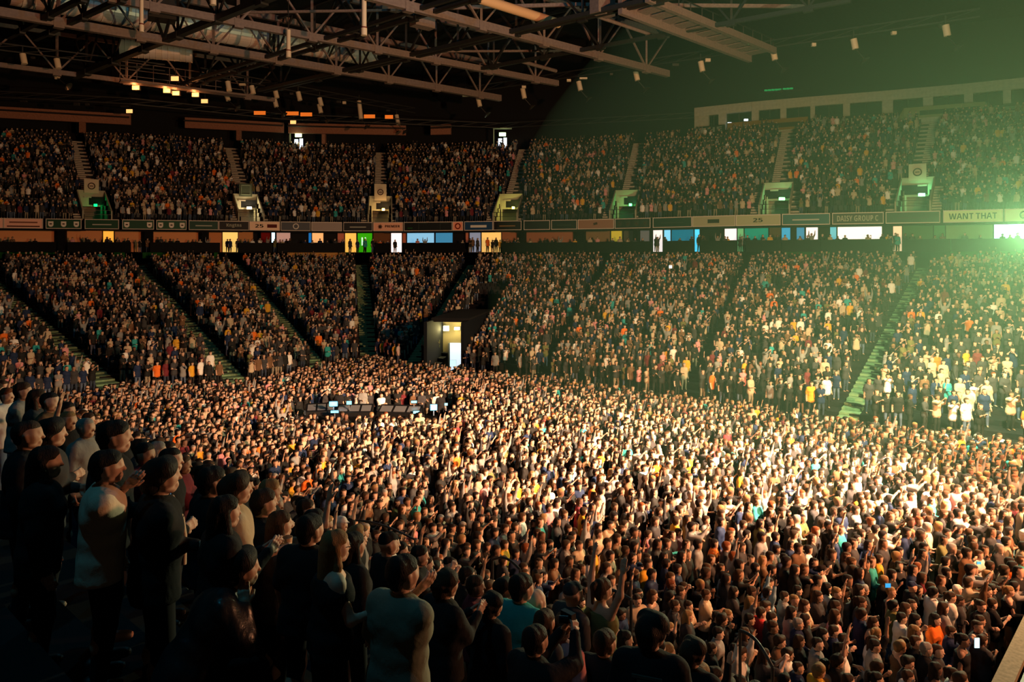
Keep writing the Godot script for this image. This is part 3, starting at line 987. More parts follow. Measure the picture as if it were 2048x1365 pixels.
func upper_doorway(i: int) -> void:
	var u: float = upper_aisles()[i - 1]
	var lit: Array = {1: [Color(0.05, 0.9, 0.45), 0.6], 2: [Color(1.0, 0.90, 0.70), 6.0], 3: [Color(1.0, 0.80, 0.5), 5.0], 4: [Color(0.95, 0.92, 0.45), 4.0], 5: [Color(0.35, 0.9, 0.5), 3.5], 6: [Color(0.55, 0.95, 0.62), 5.0], 7: [Color(0.50, 0.95, 0.66), 7.0]}.get(i, [Color.WHITE, 0.0])
	var dir := out_dir(u)
	var d3 := Vector3(dir.x, 0, -dir.y)
	var x3 := d3.cross(Vector3.UP).normalized()
	var front := v3(rim(u) + dir * 1.2, UP0)
	var back := front + d3 * (5.2 * DEEP_UP / ROWS_UP)
	var top := up_h(5)
	var pale := mat("doorway wall", Color(0.62, 0.60, 0.52), 0.85)
	var o := group_at("tier_doorway", front)
	tag(o, {1: "dark upper tier doorway with a green lamp", 2: "cream lit upper tier doorway under the greenish framed sign", 3: "upper tier doorway with two side stairs under the tall ring sign", 4: "yellow lit upper tier doorway in the unlit middle", 5: "faintly green upper tier doorway above the dim shield board", 6: "mint lit upper tier doorway above the beige angular-mark board", 7: "wide mint lit upper tier doorway deepest in the haze"}[i], "doorway")
	for s in [-1.0, 1.0]:
		var st := begin()
		var a: Vector3 = front + x3 * s * 1.42 - o.position
		var b: Vector3 = back + x3 * s * 1.42 - o.position
		var e: Vector3 = x3 * s * 0.14
		var lo := Vector3(0, 0, 0)
		var hi := Vector3(0, top - UP0 + 0.75, 0)
		var f := Vector3(0, 1.0, 0)
		quad(st, a + lo, a + f, b + hi, b + lo)
		quad(st, a + e + lo, b + e + lo, b + e + hi, a + e + f)
		quad(st, a + f, a + e + f, b + e + hi, b + hi)
		quad(st, a + lo, a + e + lo, a + e + f, a + f)
		piece("side_wall", done(st), pale, Transform3D(), o)
	bar("back_wall", back + Vector3(0, 2.15 + 0.6, 0) - x3 * 1.5, back + Vector3(0, 2.15 + 0.6, 0) + x3 * 1.5, 0.2, top - UP0 - 2.15 + 1.2, pale, o)
	for s in [-1.0, 1.0]:
		bar("door_post", back + x3 * s * 1.2, back + x3 * s * 1.2 + Vector3(0, 2.2, 0), 0.4, 0.2, pale, o)
	bar("floor_slab", front + Vector3(0, -0.1, 0), back + d3 * 2.2 + Vector3(0, -0.1, 0), 2.9, 0.14, mat("concourse dark", Color(0.10, 0.095, 0.10), 0.9), o)
	bar("passage_wall", back + d3 * 2.2 + Vector3(-1.5, 1.2, 0), back + d3 * 2.2 + Vector3(1.5, 1.2, 0), 0.1, 2.6, pale, o)
	bar("passage_ceiling", back + Vector3(0, 2.45, 0), back + d3 * 2.2 + Vector3(0, 2.45, 0), 2.9, 0.1, pale, o)
	# railing in front
	var steel := mat("rail steel", Color(0.30, 0.30, 0.30), 0.4, 0.6)
	for h in [0.55, 1.05]:
		rod("rail", front - x3 * 1.4 + Vector3(0, h, 0), front + x3 * 1.4 + Vector3(0, h, 0), 0.03, steel, o)
	# sign panel above the opening
	if i <= 3 or i == 7:
		var sg := group_at("hanging_sign", back - d3 * 0.25 + Vector3(0, top - UP0 + 1.3, 0))
		tag(sg, ["", "pale square sign with a round emblem over the first upper doorway", "greenish square sign with a frame over the second upper doorway", "tall pale sign with a ring emblem over the middle upper doorway", "", "", "", "pale square sign with a ring over the hazy upper doorway"][i], "sign")
		var hgt := 2.2 if i == 3 else 1.7
		bar("panel", sg.position - x3 * 0.8, sg.position + x3 * 0.8, 0.1, hgt, mat("sign panel green" if i == 2 else "sign panel", Color(0.30, 0.34, 0.28) if i == 2 else Color(0.72, 0.66, 0.58), 0.7), sg)
		if i == 2:
			for e in [[-0.55, -0.55, 0.0, 1.2], [0.55, 0.55, 0.0, 1.2]]:
				bar("frame_strip", sg.position + x3 * e[0] - d3 * 0.07 + Vector3(0, -0.6, 0), sg.position + x3 * e[0] - d3 * 0.07 + Vector3(0, 0.6, 0), 0.12, 0.06, mat("sign strip", Color(0.5, 0.55, 0.47), 0.7), sg)
			for e in [-0.6, 0.6]:
				bar("frame_strip", sg.position - x3 * 0.6 - d3 * 0.07 + Vector3(0, e, 0), sg.position + x3 * 0.6 - d3 * 0.07 + Vector3(0, e, 0), 0.06, 0.12, mat("sign strip", Color(0.5, 0.55, 0.47), 0.7), sg)
		else:
			var ring := TorusMesh.new()
			ring.inner_radius = 0.3
			ring.outer_radius = 0.42
			ring.rings = 20
			ring.ring_segments = 6
			piece("ring_emblem", ring, mat("emblem", Color(0.25, 0.16, 0.13), 0.7), Transform3D(Basis(x3, d3, Vector3.UP), -d3 * 0.07), sg)
			bar("emblem_bar", sg.position - x3 * 0.2 - d3 * 0.07, sg.position + x3 * 0.2 - d3 * 0.07, 0.08, 0.1, mat("emblem", Color(0.25, 0.16, 0.13), 0.7), sg)
	if lit[1] > 0.0:
		var lp := back - d3 * 0.6 + Vector3(0, 1.9, 0) + x3 * 0.4
		var l := group_at("passage_lamp", lp)
		tag(l, {1: "green lamp in the dark doorway under the round emblem sign", 2: "broad cream lamp in the doorway under the greenish framed sign", 3: "warm lamp in the doorway under the tall ring sign", 4: "yellowish lamp in the doorway of the unlit middle of the upper tier", 5: "small green lamp in the doorway above the dim shield board", 6: "mint lamp in the doorway above the beige board with the angular mark", 7: "broad mint lamp in the doorway under the hazy ring sign"}[i], "lamp")
		piece("lamp_glass", unit_box, mat("lamp %d" % i, lit[0], 0.5, 0.0, 1.6 + lit[1] * 0.5), Transform3D(Basis.from_scale(Vector3(0.6 if i in [2, 6, 7] else 0.34, 0.3, 0.2)), Vector3.ZERO), l)
		lamp("passage_lamp_glow", lp - d3 * 0.3, lit[0], lit[1], 0.15)

func lamp(called: String, p: Vector3, c: Color, energy: float, size: float) -> void:
	var l := OmniLight3D.new()
	l.position = p
	l.light_color = c
	l.light_energy = energy
	l.light_size = size
	l.omni_range = 60.0
	l.omni_attenuation = 2.0
	l.shadow_enabled = true
	put(l, called)

# ------------------------------------------------------------------ concourse: lit rooms, doors, walls, and the advertising boards in front
const TEAL := Color(0.02, 0.42, 0.50)
func build_concourse() -> void:
	var fill := mat("bay frame", Color(0.12, 0.11, 0.11), 0.8)
	# [x0, x1, colour, glow, full height, kind, label]
	var bays := [
		[-30, 117, Color(0.55, 0.34, 0.23), 0.0, true, "wall", "tan concourse wall under the first pale board"],
		[133, 205, Color(0.55, 0.34, 0.23), 0.0, true, "wall", "tan wall between the dark pillar and the yellow doorway"],
		[206, 228, Color(1.0, 0.68, 0.24), 0.9, true, "door", "yellow lit doorway in the tan concourse wall"],
		[230, 289, Color(0.55, 0.34, 0.23), 0.0, true, "wall", "tan wall panel beside the yellow doorway"],
		[307, 403, Color(0.55, 0.34, 0.23), 0.0, true, "wall", "wide tan wall under the green shield boards"],
		[418, 444, Color(0.52, 0.30, 0.19), 0.0, true, "wall", "narrow tan wall next to the bright tall doorway"],
		[445, 476, Color(1.0, 0.80, 0.42), 0.85, true, "door", "tall cream lit doorway at the head of the third stairs"],
		[477, 506, Color(0.50, 0.31, 0.20), 0.0, true, "wall", "brown panelled wall after the cream doorway"],
		[522, 541, Color(0.45, 0.04, 0.03), 0.12, false, "window", "red window of a concourse kiosk"],
		[543, 550, Color(0.75, 0.92, 1.0), 2.2, false, "window", "thin white light strip on the kiosk edge"],
		[553, 581, Color(0.80, 0.62, 0.56), 0.5, false, "window", "pinkish lit hospitality window with two heads"],
		[582, 616, Color(0.05, 0.06, 0.09), 0.0, false, "window", "dark hospitality window beside the pinkish one"],
		[617, 623, Color(0.10, 0.45, 0.75), 0.7, false, "window", "thin blue lit strip between two rooms"],
		[624, 647, Color(1.0, 0.72, 0.45), 0.8, false, "window", "warm yellow lit hospitality window"],
		[648, 674, Color(0.07, 0.06, 0.07), 0.0, false, "window", "dark window after the warm yellow one"],
		[675, 689, Color(0.75, 0.40, 0.28), 0.15, false, "window", "salmon wall strip beside the green panel, glowing to look lit"],  # light on this wall strip given as a glow of its own
		[690, 713, Color(1.0, 0.74, 0.32), 0.9, true, "door", "yellow doorway with a dark figure left open by the green panel"],
		[715, 745, Color(0.22, 0.72, 0.05), 0.62, true, "panel", "bright green backlit panel with a white H"],
		[747, 780, Color(0.30, 0.18, 0.12), 0.0, true, "wall", "brown wall after the green panel"],
		[782, 804, Color(1.0, 0.88, 0.84), 1.6, true, "door", "glaring white open doorway"],
		[805, 813, Color(0.75, 0.40, 0.28), 0.1, false, "window", "salmon pillar beside the white doorway, glowing to look lit"],  # pillar glows by itself in place of light falling on it
		[814, 869, Color(0.55, 0.80, 0.95), 0.75, false, "window", "pale blue lit room with screens after the white doorway"],
		[871, 906, Color(0.25, 0.55, 0.72), 0.65, false, "window", "mid blue lit room"],
		[907, 930, Color(0.10, 0.10, 0.14), 0.0, false, "window", "dark window beside the blue rooms"],
		[931, 938, Color(0.75, 0.42, 0.30), 0.12, false, "window", "salmon pillar before the grey door, glowing to look lit"],  # same glow in place of light on the pillar
		[939, 962, Color(0.55, 0.58, 0.66), 0.55, true, "door", "grey-white open door with a dark figure"],
		[963, 1003, Color(1.0, 0.78, 0.42), 0.75, true, "door", "wide yellow lit entrance with plants"],
		[1004, 1042, Color(0.42, 0.24, 0.17), 0.0, true, "wall", "brown wall right after the yellow entrance"],
		[1052, 1155, Color(0.40, 0.23, 0.17), 0.0, true, "wall", "long brown wall behind a row of seated heads"],
		[1171, 1221, Color(0.34, 0.25, 0.18), 0.03, false, "wall", "dim tan wall before the yellow window"],
		[1222, 1245, Color(0.80, 0.72, 0.22), 0.4, false, "window", "mustard yellow lit window"],
		[1247, 1268, Color(0.30, 0.28, 0.22), 0.12, false, "window", "dim grey window after the mustard one"],
		[1279, 1300, Color(0.45, 0.46, 0.47), 0.22, false, "window", "grey window with a dark picture"],
		[1306, 1326, Color(1.0, 0.94, 0.92), 1.0, true, "door", "white lit doorway before the cyan room"],
		[1328, 1342, Color(0.50, 0.85, 1.0), 0.9, false, "window", "pale cyan wall edge, glowing to look lit"],  # light on the wall edge given as its own glow
		[1343, 1388, Color(0.03, 0.42, 0.52), 0.75, false, "window", "cyan room with a bright ceiling lamp"],
		[1389, 1400, Color(0.30, 0.85, 1.0), 1.0, true, "door", "cyan-white light column of the cyan room"],
		[1402, 1447, Color(0.10, 0.14, 0.15), 0.0, false, "window", "dark grey window after the cyan room"],
		[1449, 1474, Color(1.0, 0.92, 0.92), 1.1, false, "window", "bright white lit window with one standing head"],
		[1475, 1488, Color(0.45, 0.75, 0.50), 0.5, true, "door", "pale green door with a person"],
		[1489, 1537, Color(0.0, 0.52, 0.42), 0.6, false, "window", "teal green lit room"],
		[1539, 1562, Color(0.22, 0.17, 0.12), 0.0, true, "wall", "brown pillar after the teal room"],
		[1563, 1581, Color(0.20, 0.62, 0.80), 0.7, false, "window", "sky blue lit window under the teal board"],
		[1583, 1592, Color(0.06, 0.08, 0.09), 0.0, false, "window", "black gap between two blue windows"],
		[1593, 1609, Color(0.22, 0.55, 0.72), 0.6, false, "window", "second sky blue lit window"],
		[1612, 1636, Color(1.0, 0.90, 0.88), 1.2, false, "window", "white lit window with a person's silhouette"],
		[1638, 1659, Color(0.10, 0.06, 0.06), 0.0, false, "window", "dark reddish gap before the large white room"],
		[1660, 1673, Color(0.40, 0.75, 0.82), 0.7, false, "window", "light blue strip beside the large white room"],
		[1675, 1764, Color(1.0, 0.93, 0.86), 1.3, false, "window", "large white lit room with an inner double window"],
		[1786, 1804, Color(1.0, 0.82, 0.65), 0.8, true, "door", "cream lit doorway with two people in front"],
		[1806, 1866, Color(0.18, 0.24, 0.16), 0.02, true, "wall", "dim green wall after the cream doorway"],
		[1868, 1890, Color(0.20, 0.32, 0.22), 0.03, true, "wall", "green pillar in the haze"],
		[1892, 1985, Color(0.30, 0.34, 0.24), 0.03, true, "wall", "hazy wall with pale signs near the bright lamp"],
		[1988, 2110, Color(0.75, 0.92, 1.0), 2.6, true, "window", "white-blue glaring window at the frame's hazy edge"],
	]
	var n := 0
	for b in bays:
		var off := 3.2
		var h0: float = CONCOURSE if b[4] else CONCOURSE + 1.25
		var h1 := UP0 - 1.25
		var ua := u_at(b[0], off)
		var ub := u_at(b[1], off)
		var mid := rim_out((ua + ub) / 2, off)
		var called: String = {"wall": "wall_panel", "door": "lit_door", "window": "concourse_bay", "panel": "lit_panel"}[b[5]]
		var o := group_at(called, v3(mid, h0))
		var c: Color = b[2]
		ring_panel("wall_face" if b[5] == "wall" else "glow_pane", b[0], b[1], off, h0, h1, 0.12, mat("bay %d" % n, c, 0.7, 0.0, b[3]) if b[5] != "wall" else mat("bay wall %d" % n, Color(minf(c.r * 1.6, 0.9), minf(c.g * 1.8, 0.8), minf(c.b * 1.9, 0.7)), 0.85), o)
		if b[5] != "wall":
			for k in 2:
				var xx: float = b[k] - 0.7 if k == 0 else b[k] - 0.3
				ring_panel("frame_post", xx, xx + 1.0, off - 0.1, h0, h1, 0.2, fill, o)
			ring_panel("frame_head", b[0], b[1], off - 0.1, h1 - 0.1, h1, 0.2, fill, o)
		if not b[4] and b[5] != "wall":
			ring_panel("sill_panel", b[0] - 0.7, b[1] + 0.7, off - 0.02, CONCOURSE, h0, 0.16, fill, o)
		tag(o, b[6], {"wall": "wall panel", "door": "doorway", "window": "window", "panel": "lit panel"}[b[5]])
		if b[5] == "wall": o.set_meta("kind", "structure")
		if n == 17:                                              # the white H on the green panel
			for e in [[723, 725.6, 0.9, 1.95], [729.5, 732, 0.9, 1.95], [725, 730, 1.25, 1.45]]:
				ring_panel("letter_stroke", e[0], e[1], off - 0.09, h0 + e[2], h0 + e[3], 0.04, mat("white letter", Color(0.9, 1, 0.9), 0.6, 0.0, 0.9), o)
		if b[6].begins_with("large white room"):
			for e in [[1706, 1730], [1732, 1754]]:
				ring_panel("inner_window", e[0], e[1], off - 0.09, h0 + 0.75, h0 + 1.25, 0.05, mat("inner window", Color(0.25, 0.24, 0.2), 0.5), o)
		n += 1
	for x in [[118, 132], [290, 306], [404, 417], [1043, 1051], [1156, 1170], [1269, 1278]]:
		var o := ring_panel("concourse_pillar", x[0], x[1], 2.0, CONCOURSE, UP0 - 1.2, 0.8, mat("pillar black", Color(0.02, 0.02, 0.025), 0.8))
		tag(o, "black square pillar of the concourse, column at the %s" % {118: "first tan wall", 290: "end of the short tan wall", 404: "end of the shield boards", 1043: "start of the long brown wall", 1156: "end of the long brown wall", 1269: "mustard window's far side"}[x[0]], "pillar")
	# parapets with desks at the head of the lower tier
	var k := 0
	for x in [[-30, 112], [135, 262], [300, 440], [478, 545], [555, 688], [750, 780], [806, 930], [1004, 1170], [1172, 1300], [1328, 1386], [1402, 1470], [1492, 1560], [1564, 1640], [1642, 1780], [1806, 1900], [1902, 2080]]:
		var st := begin()
		var n2 := 8
		for j in n2:
			var ua := lerpf(u_at(x[0], 0.6), u_at(x[1], 0.6), float(j) / n2)
			var ub := lerpf(u_at(x[0], 0.6), u_at(x[1], 0.6), float(j + 1) / n2)
			var a := v3(rim_out(ua, 0.6), CONCOURSE - 0.1)
			var b := v3(rim_out(ub, 0.6), CONCOURSE - 0.1)
			var h := Vector3(0, 1.25, 0)
			var e := v3(out_dir(ua) * 0.25, 0)
			quad(st, a, a + h, b + h, b)
			quad(st, a + h, a + h + e, b + h + e, b + h)
			quad(st, b + e, b + e + h, a + e + h, a + e)
		var o := piece("parapet", done(st), mat("parapet black", Color(0.025, 0.025, 0.03), 0.7), Transform3D())
		o.set_meta("kind", "structure")
		k += 1
	for x in [[-30, 110], [228, 250], [285, 330], [428, 436], [683, 702], [1900, 2060], [1570, 1660]]:   # green strip at the top of the lower tier
		ring_panel("trim_green", x[0], x[1], 0.45, CONCOURSE - 0.75, CONCOURSE - 0.05, 0.1, mat("green trim", Color(0.05, 0.30, 0.08), 0.7)).set_meta("kind", "structure")
	for x in [[575, 690]]:
		ring_panel("trim_cream", x[0], x[1], 0.42, CONCOURSE - 0.8, CONCOURSE - 0.05, 0.1, mat("cream trim", Color(0.75, 0.55, 0.30), 0.7)).set_meta("kind", "structure")
	# the people seen against the lit rooms
	for x in [214, 235, 256, 322, 455, 560, 573, 700, 729, 945, 975, 992, 1312, 1383, 1398, 1455, 1484, 1510, 1525, 1623, 1775, 1791, 1010, 1036]:
		var u := u_at(x, 1.8)
		fan("concourse_fans", v3(rim_out(u, 1.8), CONCOURSE), 0.3)
	for x in range(-20, 2060, 15):
		if rng.randf() < 0.6:
			var u := u_at(x, 1.3)
			fan("concourse_fans", v3(rim_out(u, 1.3), CONCOURSE - 0.1), 0.3)

func text_at(parent: Node3D, called: String, text: String, p: Vector3, right: Vector3, face: Vector3, height: float, width: float, m: Material) -> void:
	var tm := TextMesh.new()
	tm.text = text
	var font := SystemFont.new()
	font.font_names = PackedStringArray(["Droid Sans"])
	font.font_weight = 700
	tm.font = font
	tm.font_size = 32
	tm.pixel_size = 0.01
	tm.depth = 0.05
	tm.curve_step = 3.0
	var size := tm.get_aabb().size
	var s := Vector3(width / maxf(size.x, 0.01), height / maxf(size.y, 0.01), 1.0)
	var c := tm.get_aabb().get_center()
	var basis := Basis(right, Vector3.UP, face).scaled_local(s)
	piece(called, tm, m, Transform3D(basis, p - basis * Vector3(c.x, c.y, 0) - parent.position), parent)

func build_boards() -> void:
	var frame := mat("board frame", Color(0.80, 0.74, 0.70), 0.6)
	var boards := [
		[-40, 7, Color(0.62, 0.44, 0.38), "plain", "", "plain pinkish board cut by the frame's dark edge"],
		[8, 86, Color(0.62, 0.44, 0.38), "line", "brown", "pale pink advertising board with a dark base line"],
		[92, 163, Color(0.05, 0.16, 0.10), "shields", "3", "green board with three pale shields, outermost of its kind"],
		[170, 238, Color(0.06, 0.17, 0.11), "line", "pale", "green board with one pale line of writing above the yellow doorway"],
		[245, 308, Color(0.05, 0.17, 0.11), "shields", "2", "green board with a pale shield at either end"],
		[313, 373, Color(0.04, 0.18, 0.11), "shields", "3", "green board with three pale shields above the wide tan wall"],
		[378, 437, Color(0.02, 0.15, 0.11), "line", "pale", "dark green board with a thin pale line of writing"],
		[438, 498, Color(0.03, 0.025, 0.025), "text", "Kngtns", "black board with white slanting lettering"],
		[499, 560, Color(0.70, 0.50, 0.42), "mark", "25", "pale pink board with a dark mark and a red box"],
		[562, 621, Color(0.17, 0.17, 0.19), "ring", "", "grey board with a pale ring in its middle"],
		[623, 684, Color(0.40, 0.34, 0.32), "plain", "", "plain greyish pink board with a bright upper edge"],
		[687, 745, Color(0.05, 0.05, 0.06), "line", "pale", "charcoal board above the bright green panel"],
		[747, 806, Color(0.66, 0.44, 0.36), "premier", "PREMIER", "pale pink board reading PREMIER beside a star"],
		[808, 905, Color(0.03, 0.05, 0.05), "boxes", "", "black board with two empty dark frames"],
		[906, 926, Color(0.75, 0.38, 0.30), "ring", "", "small square salmon board with a red ring"],
		[929, 986, Color(0.04, 0.15, 0.24), "line", "white", "blue board with one thick white line of writing"],
		[987, 1043, Color(0.03, 0.02, 0.02), "line", "gold", "black board with gold slanting writing"],
		[1048, 1100, Color(0.03, 0.04, 0.04), "plain", "", "plain black framed board above the brown wall"],
		[1103, 1154, Color(0.02, 0.06, 0.055), "line", "dim", "very dark green framed board"],
		[1156, 1228, Color(0.38, 0.25, 0.20), "mark", "", "brownish pink board with a small dark mark"],
		[1230, 1301, Color(0.05, 0.08, 0.06), "shields", "4", "dark green board with four dim shields"],
		[1306, 1384, Color(0.02, 0.10, 0.08), "line", "dim", "dark teal board above the cyan room"],
		[1385, 1471, Color(0.42, 0.38, 0.30), "lozenge", "", "beige board with a dark lozenge label"],
		[1472, 1561, Color(0.42, 0.39, 0.30), "mark", "25", "beige board with a dark angular mark above the teal room"],
		[1564, 1660, Color(0.0, 0.20, 0.20), "line", "pale", "wide teal board with one pale line of writing"],
		[1664, 1767, Color(0.06, 0.09, 0.07), "text", "DAISY GROUP C", "dark board reading DAISY GROUP C in pale capitals"],
		[1771, 1880, Color(0.03, 0.14, 0.10), "line", "dim", "wide dark green board before the WANT THAT board"],
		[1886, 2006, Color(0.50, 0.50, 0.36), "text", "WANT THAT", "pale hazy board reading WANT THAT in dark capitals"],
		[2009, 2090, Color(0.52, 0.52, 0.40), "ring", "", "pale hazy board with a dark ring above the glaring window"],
	]
	var h0 := UP0 - 1.2
	var h1 := UP0 - 0.06
	for b in boards:
		var ua := u_at(b[0], 0.0)
		var ub := u_at(b[1], 0.0)
		var A := rim_out(ua, 0.0)
		var Z := rim_out(ub, 0.0)
		var hm := (h0 + h1) / 2
		var mid := v3((A + Z) / 2, hm)
		var o := group_at("advertising_board", mid)
		tag(o, b[5], "advertising board")
		var right := (v3(Z, hm) - v3(A, hm)).normalized()
		var face := right.cross(Vector3.UP)
		if face.dot(-mid) < 0: face = -face
		var wide := (Z - A).length()
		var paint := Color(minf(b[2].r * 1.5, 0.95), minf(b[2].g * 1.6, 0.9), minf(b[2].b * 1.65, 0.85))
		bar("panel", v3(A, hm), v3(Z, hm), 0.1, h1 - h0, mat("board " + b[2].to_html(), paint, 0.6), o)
		for e in [h0 + 0.04, h1 - 0.04]:
			bar("frame_rail", mid - right * wide / 2 + Vector3(0, e - hm, 0) + face * 0.06, mid + right * wide / 2 + Vector3(0, e - hm, 0) + face * 0.06, 0.06, 0.08, frame, o)
		for e in [-0.5, 0.5]:
			bar("frame_post", mid + right * wide * e * 0.985 + face * 0.06 - Vector3(0, (h1 - h0) / 2, 0), mid + right * wide * e * 0.985 + face * 0.06 + Vector3(0, (h1 - h0) / 2, 0), 0.08, 0.06, frame, o)
		var pale := mat("board pale", Color(0.88, 0.84, 0.80), 0.6)
		var on := mid + face * 0.07
		match b[3]:
			"line":
				var lm: Material = {"brown": mat("board brown", Color(0.25, 0.13, 0.08), 0.7), "pale": mat("board line", Color(0.66, 0.66, 0.62), 0.6), "white": mat("board white", Color(0.85, 0.83, 0.8), 0.6), "gold": mat("board gold", Color(0.55, 0.42, 0.25), 0.6), "dim": mat("board dim", Color(0.14, 0.20, 0.17), 0.6)}[b[4]]
				var y := -0.33 if b[4] == "brown" else -0.05
				var share := 0.42 if b[4] == "brown" else 0.28
				bar("writing_line", on - right * wide * share + Vector3(0, y, 0), on + right * wide * share + Vector3(0, y, 0), 0.04, 0.3 if b[4] == "white" else 0.13, lm, o)
				if b[4] == "brown": bar("writing_line", on - right * wide * 0.36 + Vector3(0, 0.12, 0), on + right * wide * 0.36 + Vector3(0, 0.12, 0), 0.04, 0.16, mat("board rust", Color(0.50, 0.32, 0.26), 0.7), o)
			"shields":
				var n := int(b[4])
				for j in n:
					var p := on + right * wide * (-0.36 + 0.72 * j / maxf(n - 1, 1))
					var st := begin()
					var pts := []
					for q in 13:
						var a := PI * q / 12.0
						pts.append(Vector2(-0.27 * cos(a), -0.10 - 0.26 * sin(a)))
					pts.append(Vector2(0.27, 0.27))
					pts.append(Vector2(-0.27, 0.27))
					for q in pts.size():
						var p0: Vector2 = pts[q]
						var p1: Vector2 = pts[(q + 1) % pts.size()]
						var v0 := right * p0.x + Vector3(0, p0.y, 0) + face * 0.03
						var v1 := right * p1.x + Vector3(0, p1.y, 0) + face * 0.03
						for v in [face * 0.03, v0, v1]: st.add_vertex(v)
						quad(st, v0, v0 - face * 0.03, v1 - face * 0.03, v1)
					piece("shield", done(st), pale if n < 4 else mat("shield dim", Color(0.2, 0.22, 0.18), 0.7), Transform3D(Basis(), p - mid), o)
					bar("shield_stripe", p - right * 0.12 + face * 0.04 + Vector3(0, -0.02, 0), p + right * 0.12 + face * 0.04 + Vector3(0, -0.02, 0), 0.03, 0.14, mat("shield stripe", Color(0.25, 0.15, 0.12), 0.7), o)
			"text":
				var tm := mat("board dark letters", Color(0.14, 0.15, 0.10), 0.7) if b[4] == "WANT THAT" else mat("board light letters", Color(0.62, 0.62, 0.55), 0.6)
				text_at(o, "lettering", b[4], on, right, face, 0.55 if b[4] != "Kngtns" else 0.5, wide * (0.5 if b[4] == "Kngtns" else 0.8), tm)
			"premier":
				text_at(o, "lettering", b[4], on + right * wide * 0.15 + Vector3(0, 0.05, 0), right, face, 0.3, wide * 0.5, mat("emblem", Color(0.25, 0.16, 0.13), 0.7))
				var star := begin()
				for q in 16:
					var r0 := 0.36 if q % 2 == 0 else 0.17
					var r1 := 0.36 if q % 2 == 1 else 0.17
					var a0 := TAU * q / 16.0
					var a1 := TAU * (q + 1) / 16.0
					for v in [face * 0.04, right * r1 * cos(a1) + Vector3(0, r1 * sin(a1), 0), right * r0 * cos(a0) + Vector3(0, r0 * sin(a0), 0)]: star.add_vertex(v)
				piece("star", done(star), mat("emblem", Color(0.25, 0.16, 0.13), 0.7), Transform3D(Basis(), on - mid - right * wide * 0.27), o)
			"mark":
				if b[4]: text_at(o, "lettering", "25", on - right * wide * (0.18 if b[0] < 600 else 0.0), right, face, 0.42, 0.95, mat("board dark letters", Color(0.14, 0.15, 0.10), 0.7))
				else: bar("mark", on - right * 0.25, on + right * 0.2 + Vector3(0, 0.1, 0), 0.05, 0.25, mat("emblem", Color(0.25, 0.16, 0.13), 0.7), o)
				if b[0] < 600: bar("red_box", on + right * wide * 0.08, on + right * wide * 0.40, 0.05, 0.42, mat("red box", Color(0.36, 0.12, 0.10), 0.7), o)
			"ring":
				var ring := TorusMesh.new()
				ring.inner_radius = 0.24
				ring.outer_radius = 0.38
				ring.rings = 20
				ring.ring_segments = 6
				piece("ring", ring, mat("ring red", Color(0.45, 0.10, 0.06), 0.7) if b[0] == 906 else mat("board dark letters", Color(0.14, 0.15, 0.10), 0.7) if b[0] > 2000 else pale, Transform3D(Basis(right, face, Vector3.UP), face * 0.06), o)
			"lozenge":
				bar("label_plate", on - right * 0.62, on + right * 0.62, 0.05, 0.4, mat("lozenge", Color(0.14, 0.12, 0.12), 0.7), o)
			"boxes":
				for e in [-0.1, 0.34]:
					bar("frame_strip", on + right * wide * (e - 0.09) - Vector3(0, 0.4, 0), on + right * wide * (e - 0.09) + Vector3(0, 0.4, 0), 0.08, 0.04, mat("board dim", Color(0.14, 0.20, 0.17), 0.6), o)
					bar("frame_strip", on + right * wide * (e - 0.09) + Vector3(0, 0.4, 0), on + right * wide * (e + 0.09) + Vector3(0, 0.4, 0), 0.04, 0.08, mat("board dim", Color(0.14, 0.20, 0.17), 0.6), o)
				bar("leaf_mark", on - right * wide * 0.42 - Vector3(0, 0.2, 0), on - right * wide * 0.32 - Vector3(0, 0.2, 0), 0.04, 0.12, mat("leaf green", Color(0.1, 0.35, 0.15), 0.6), o)

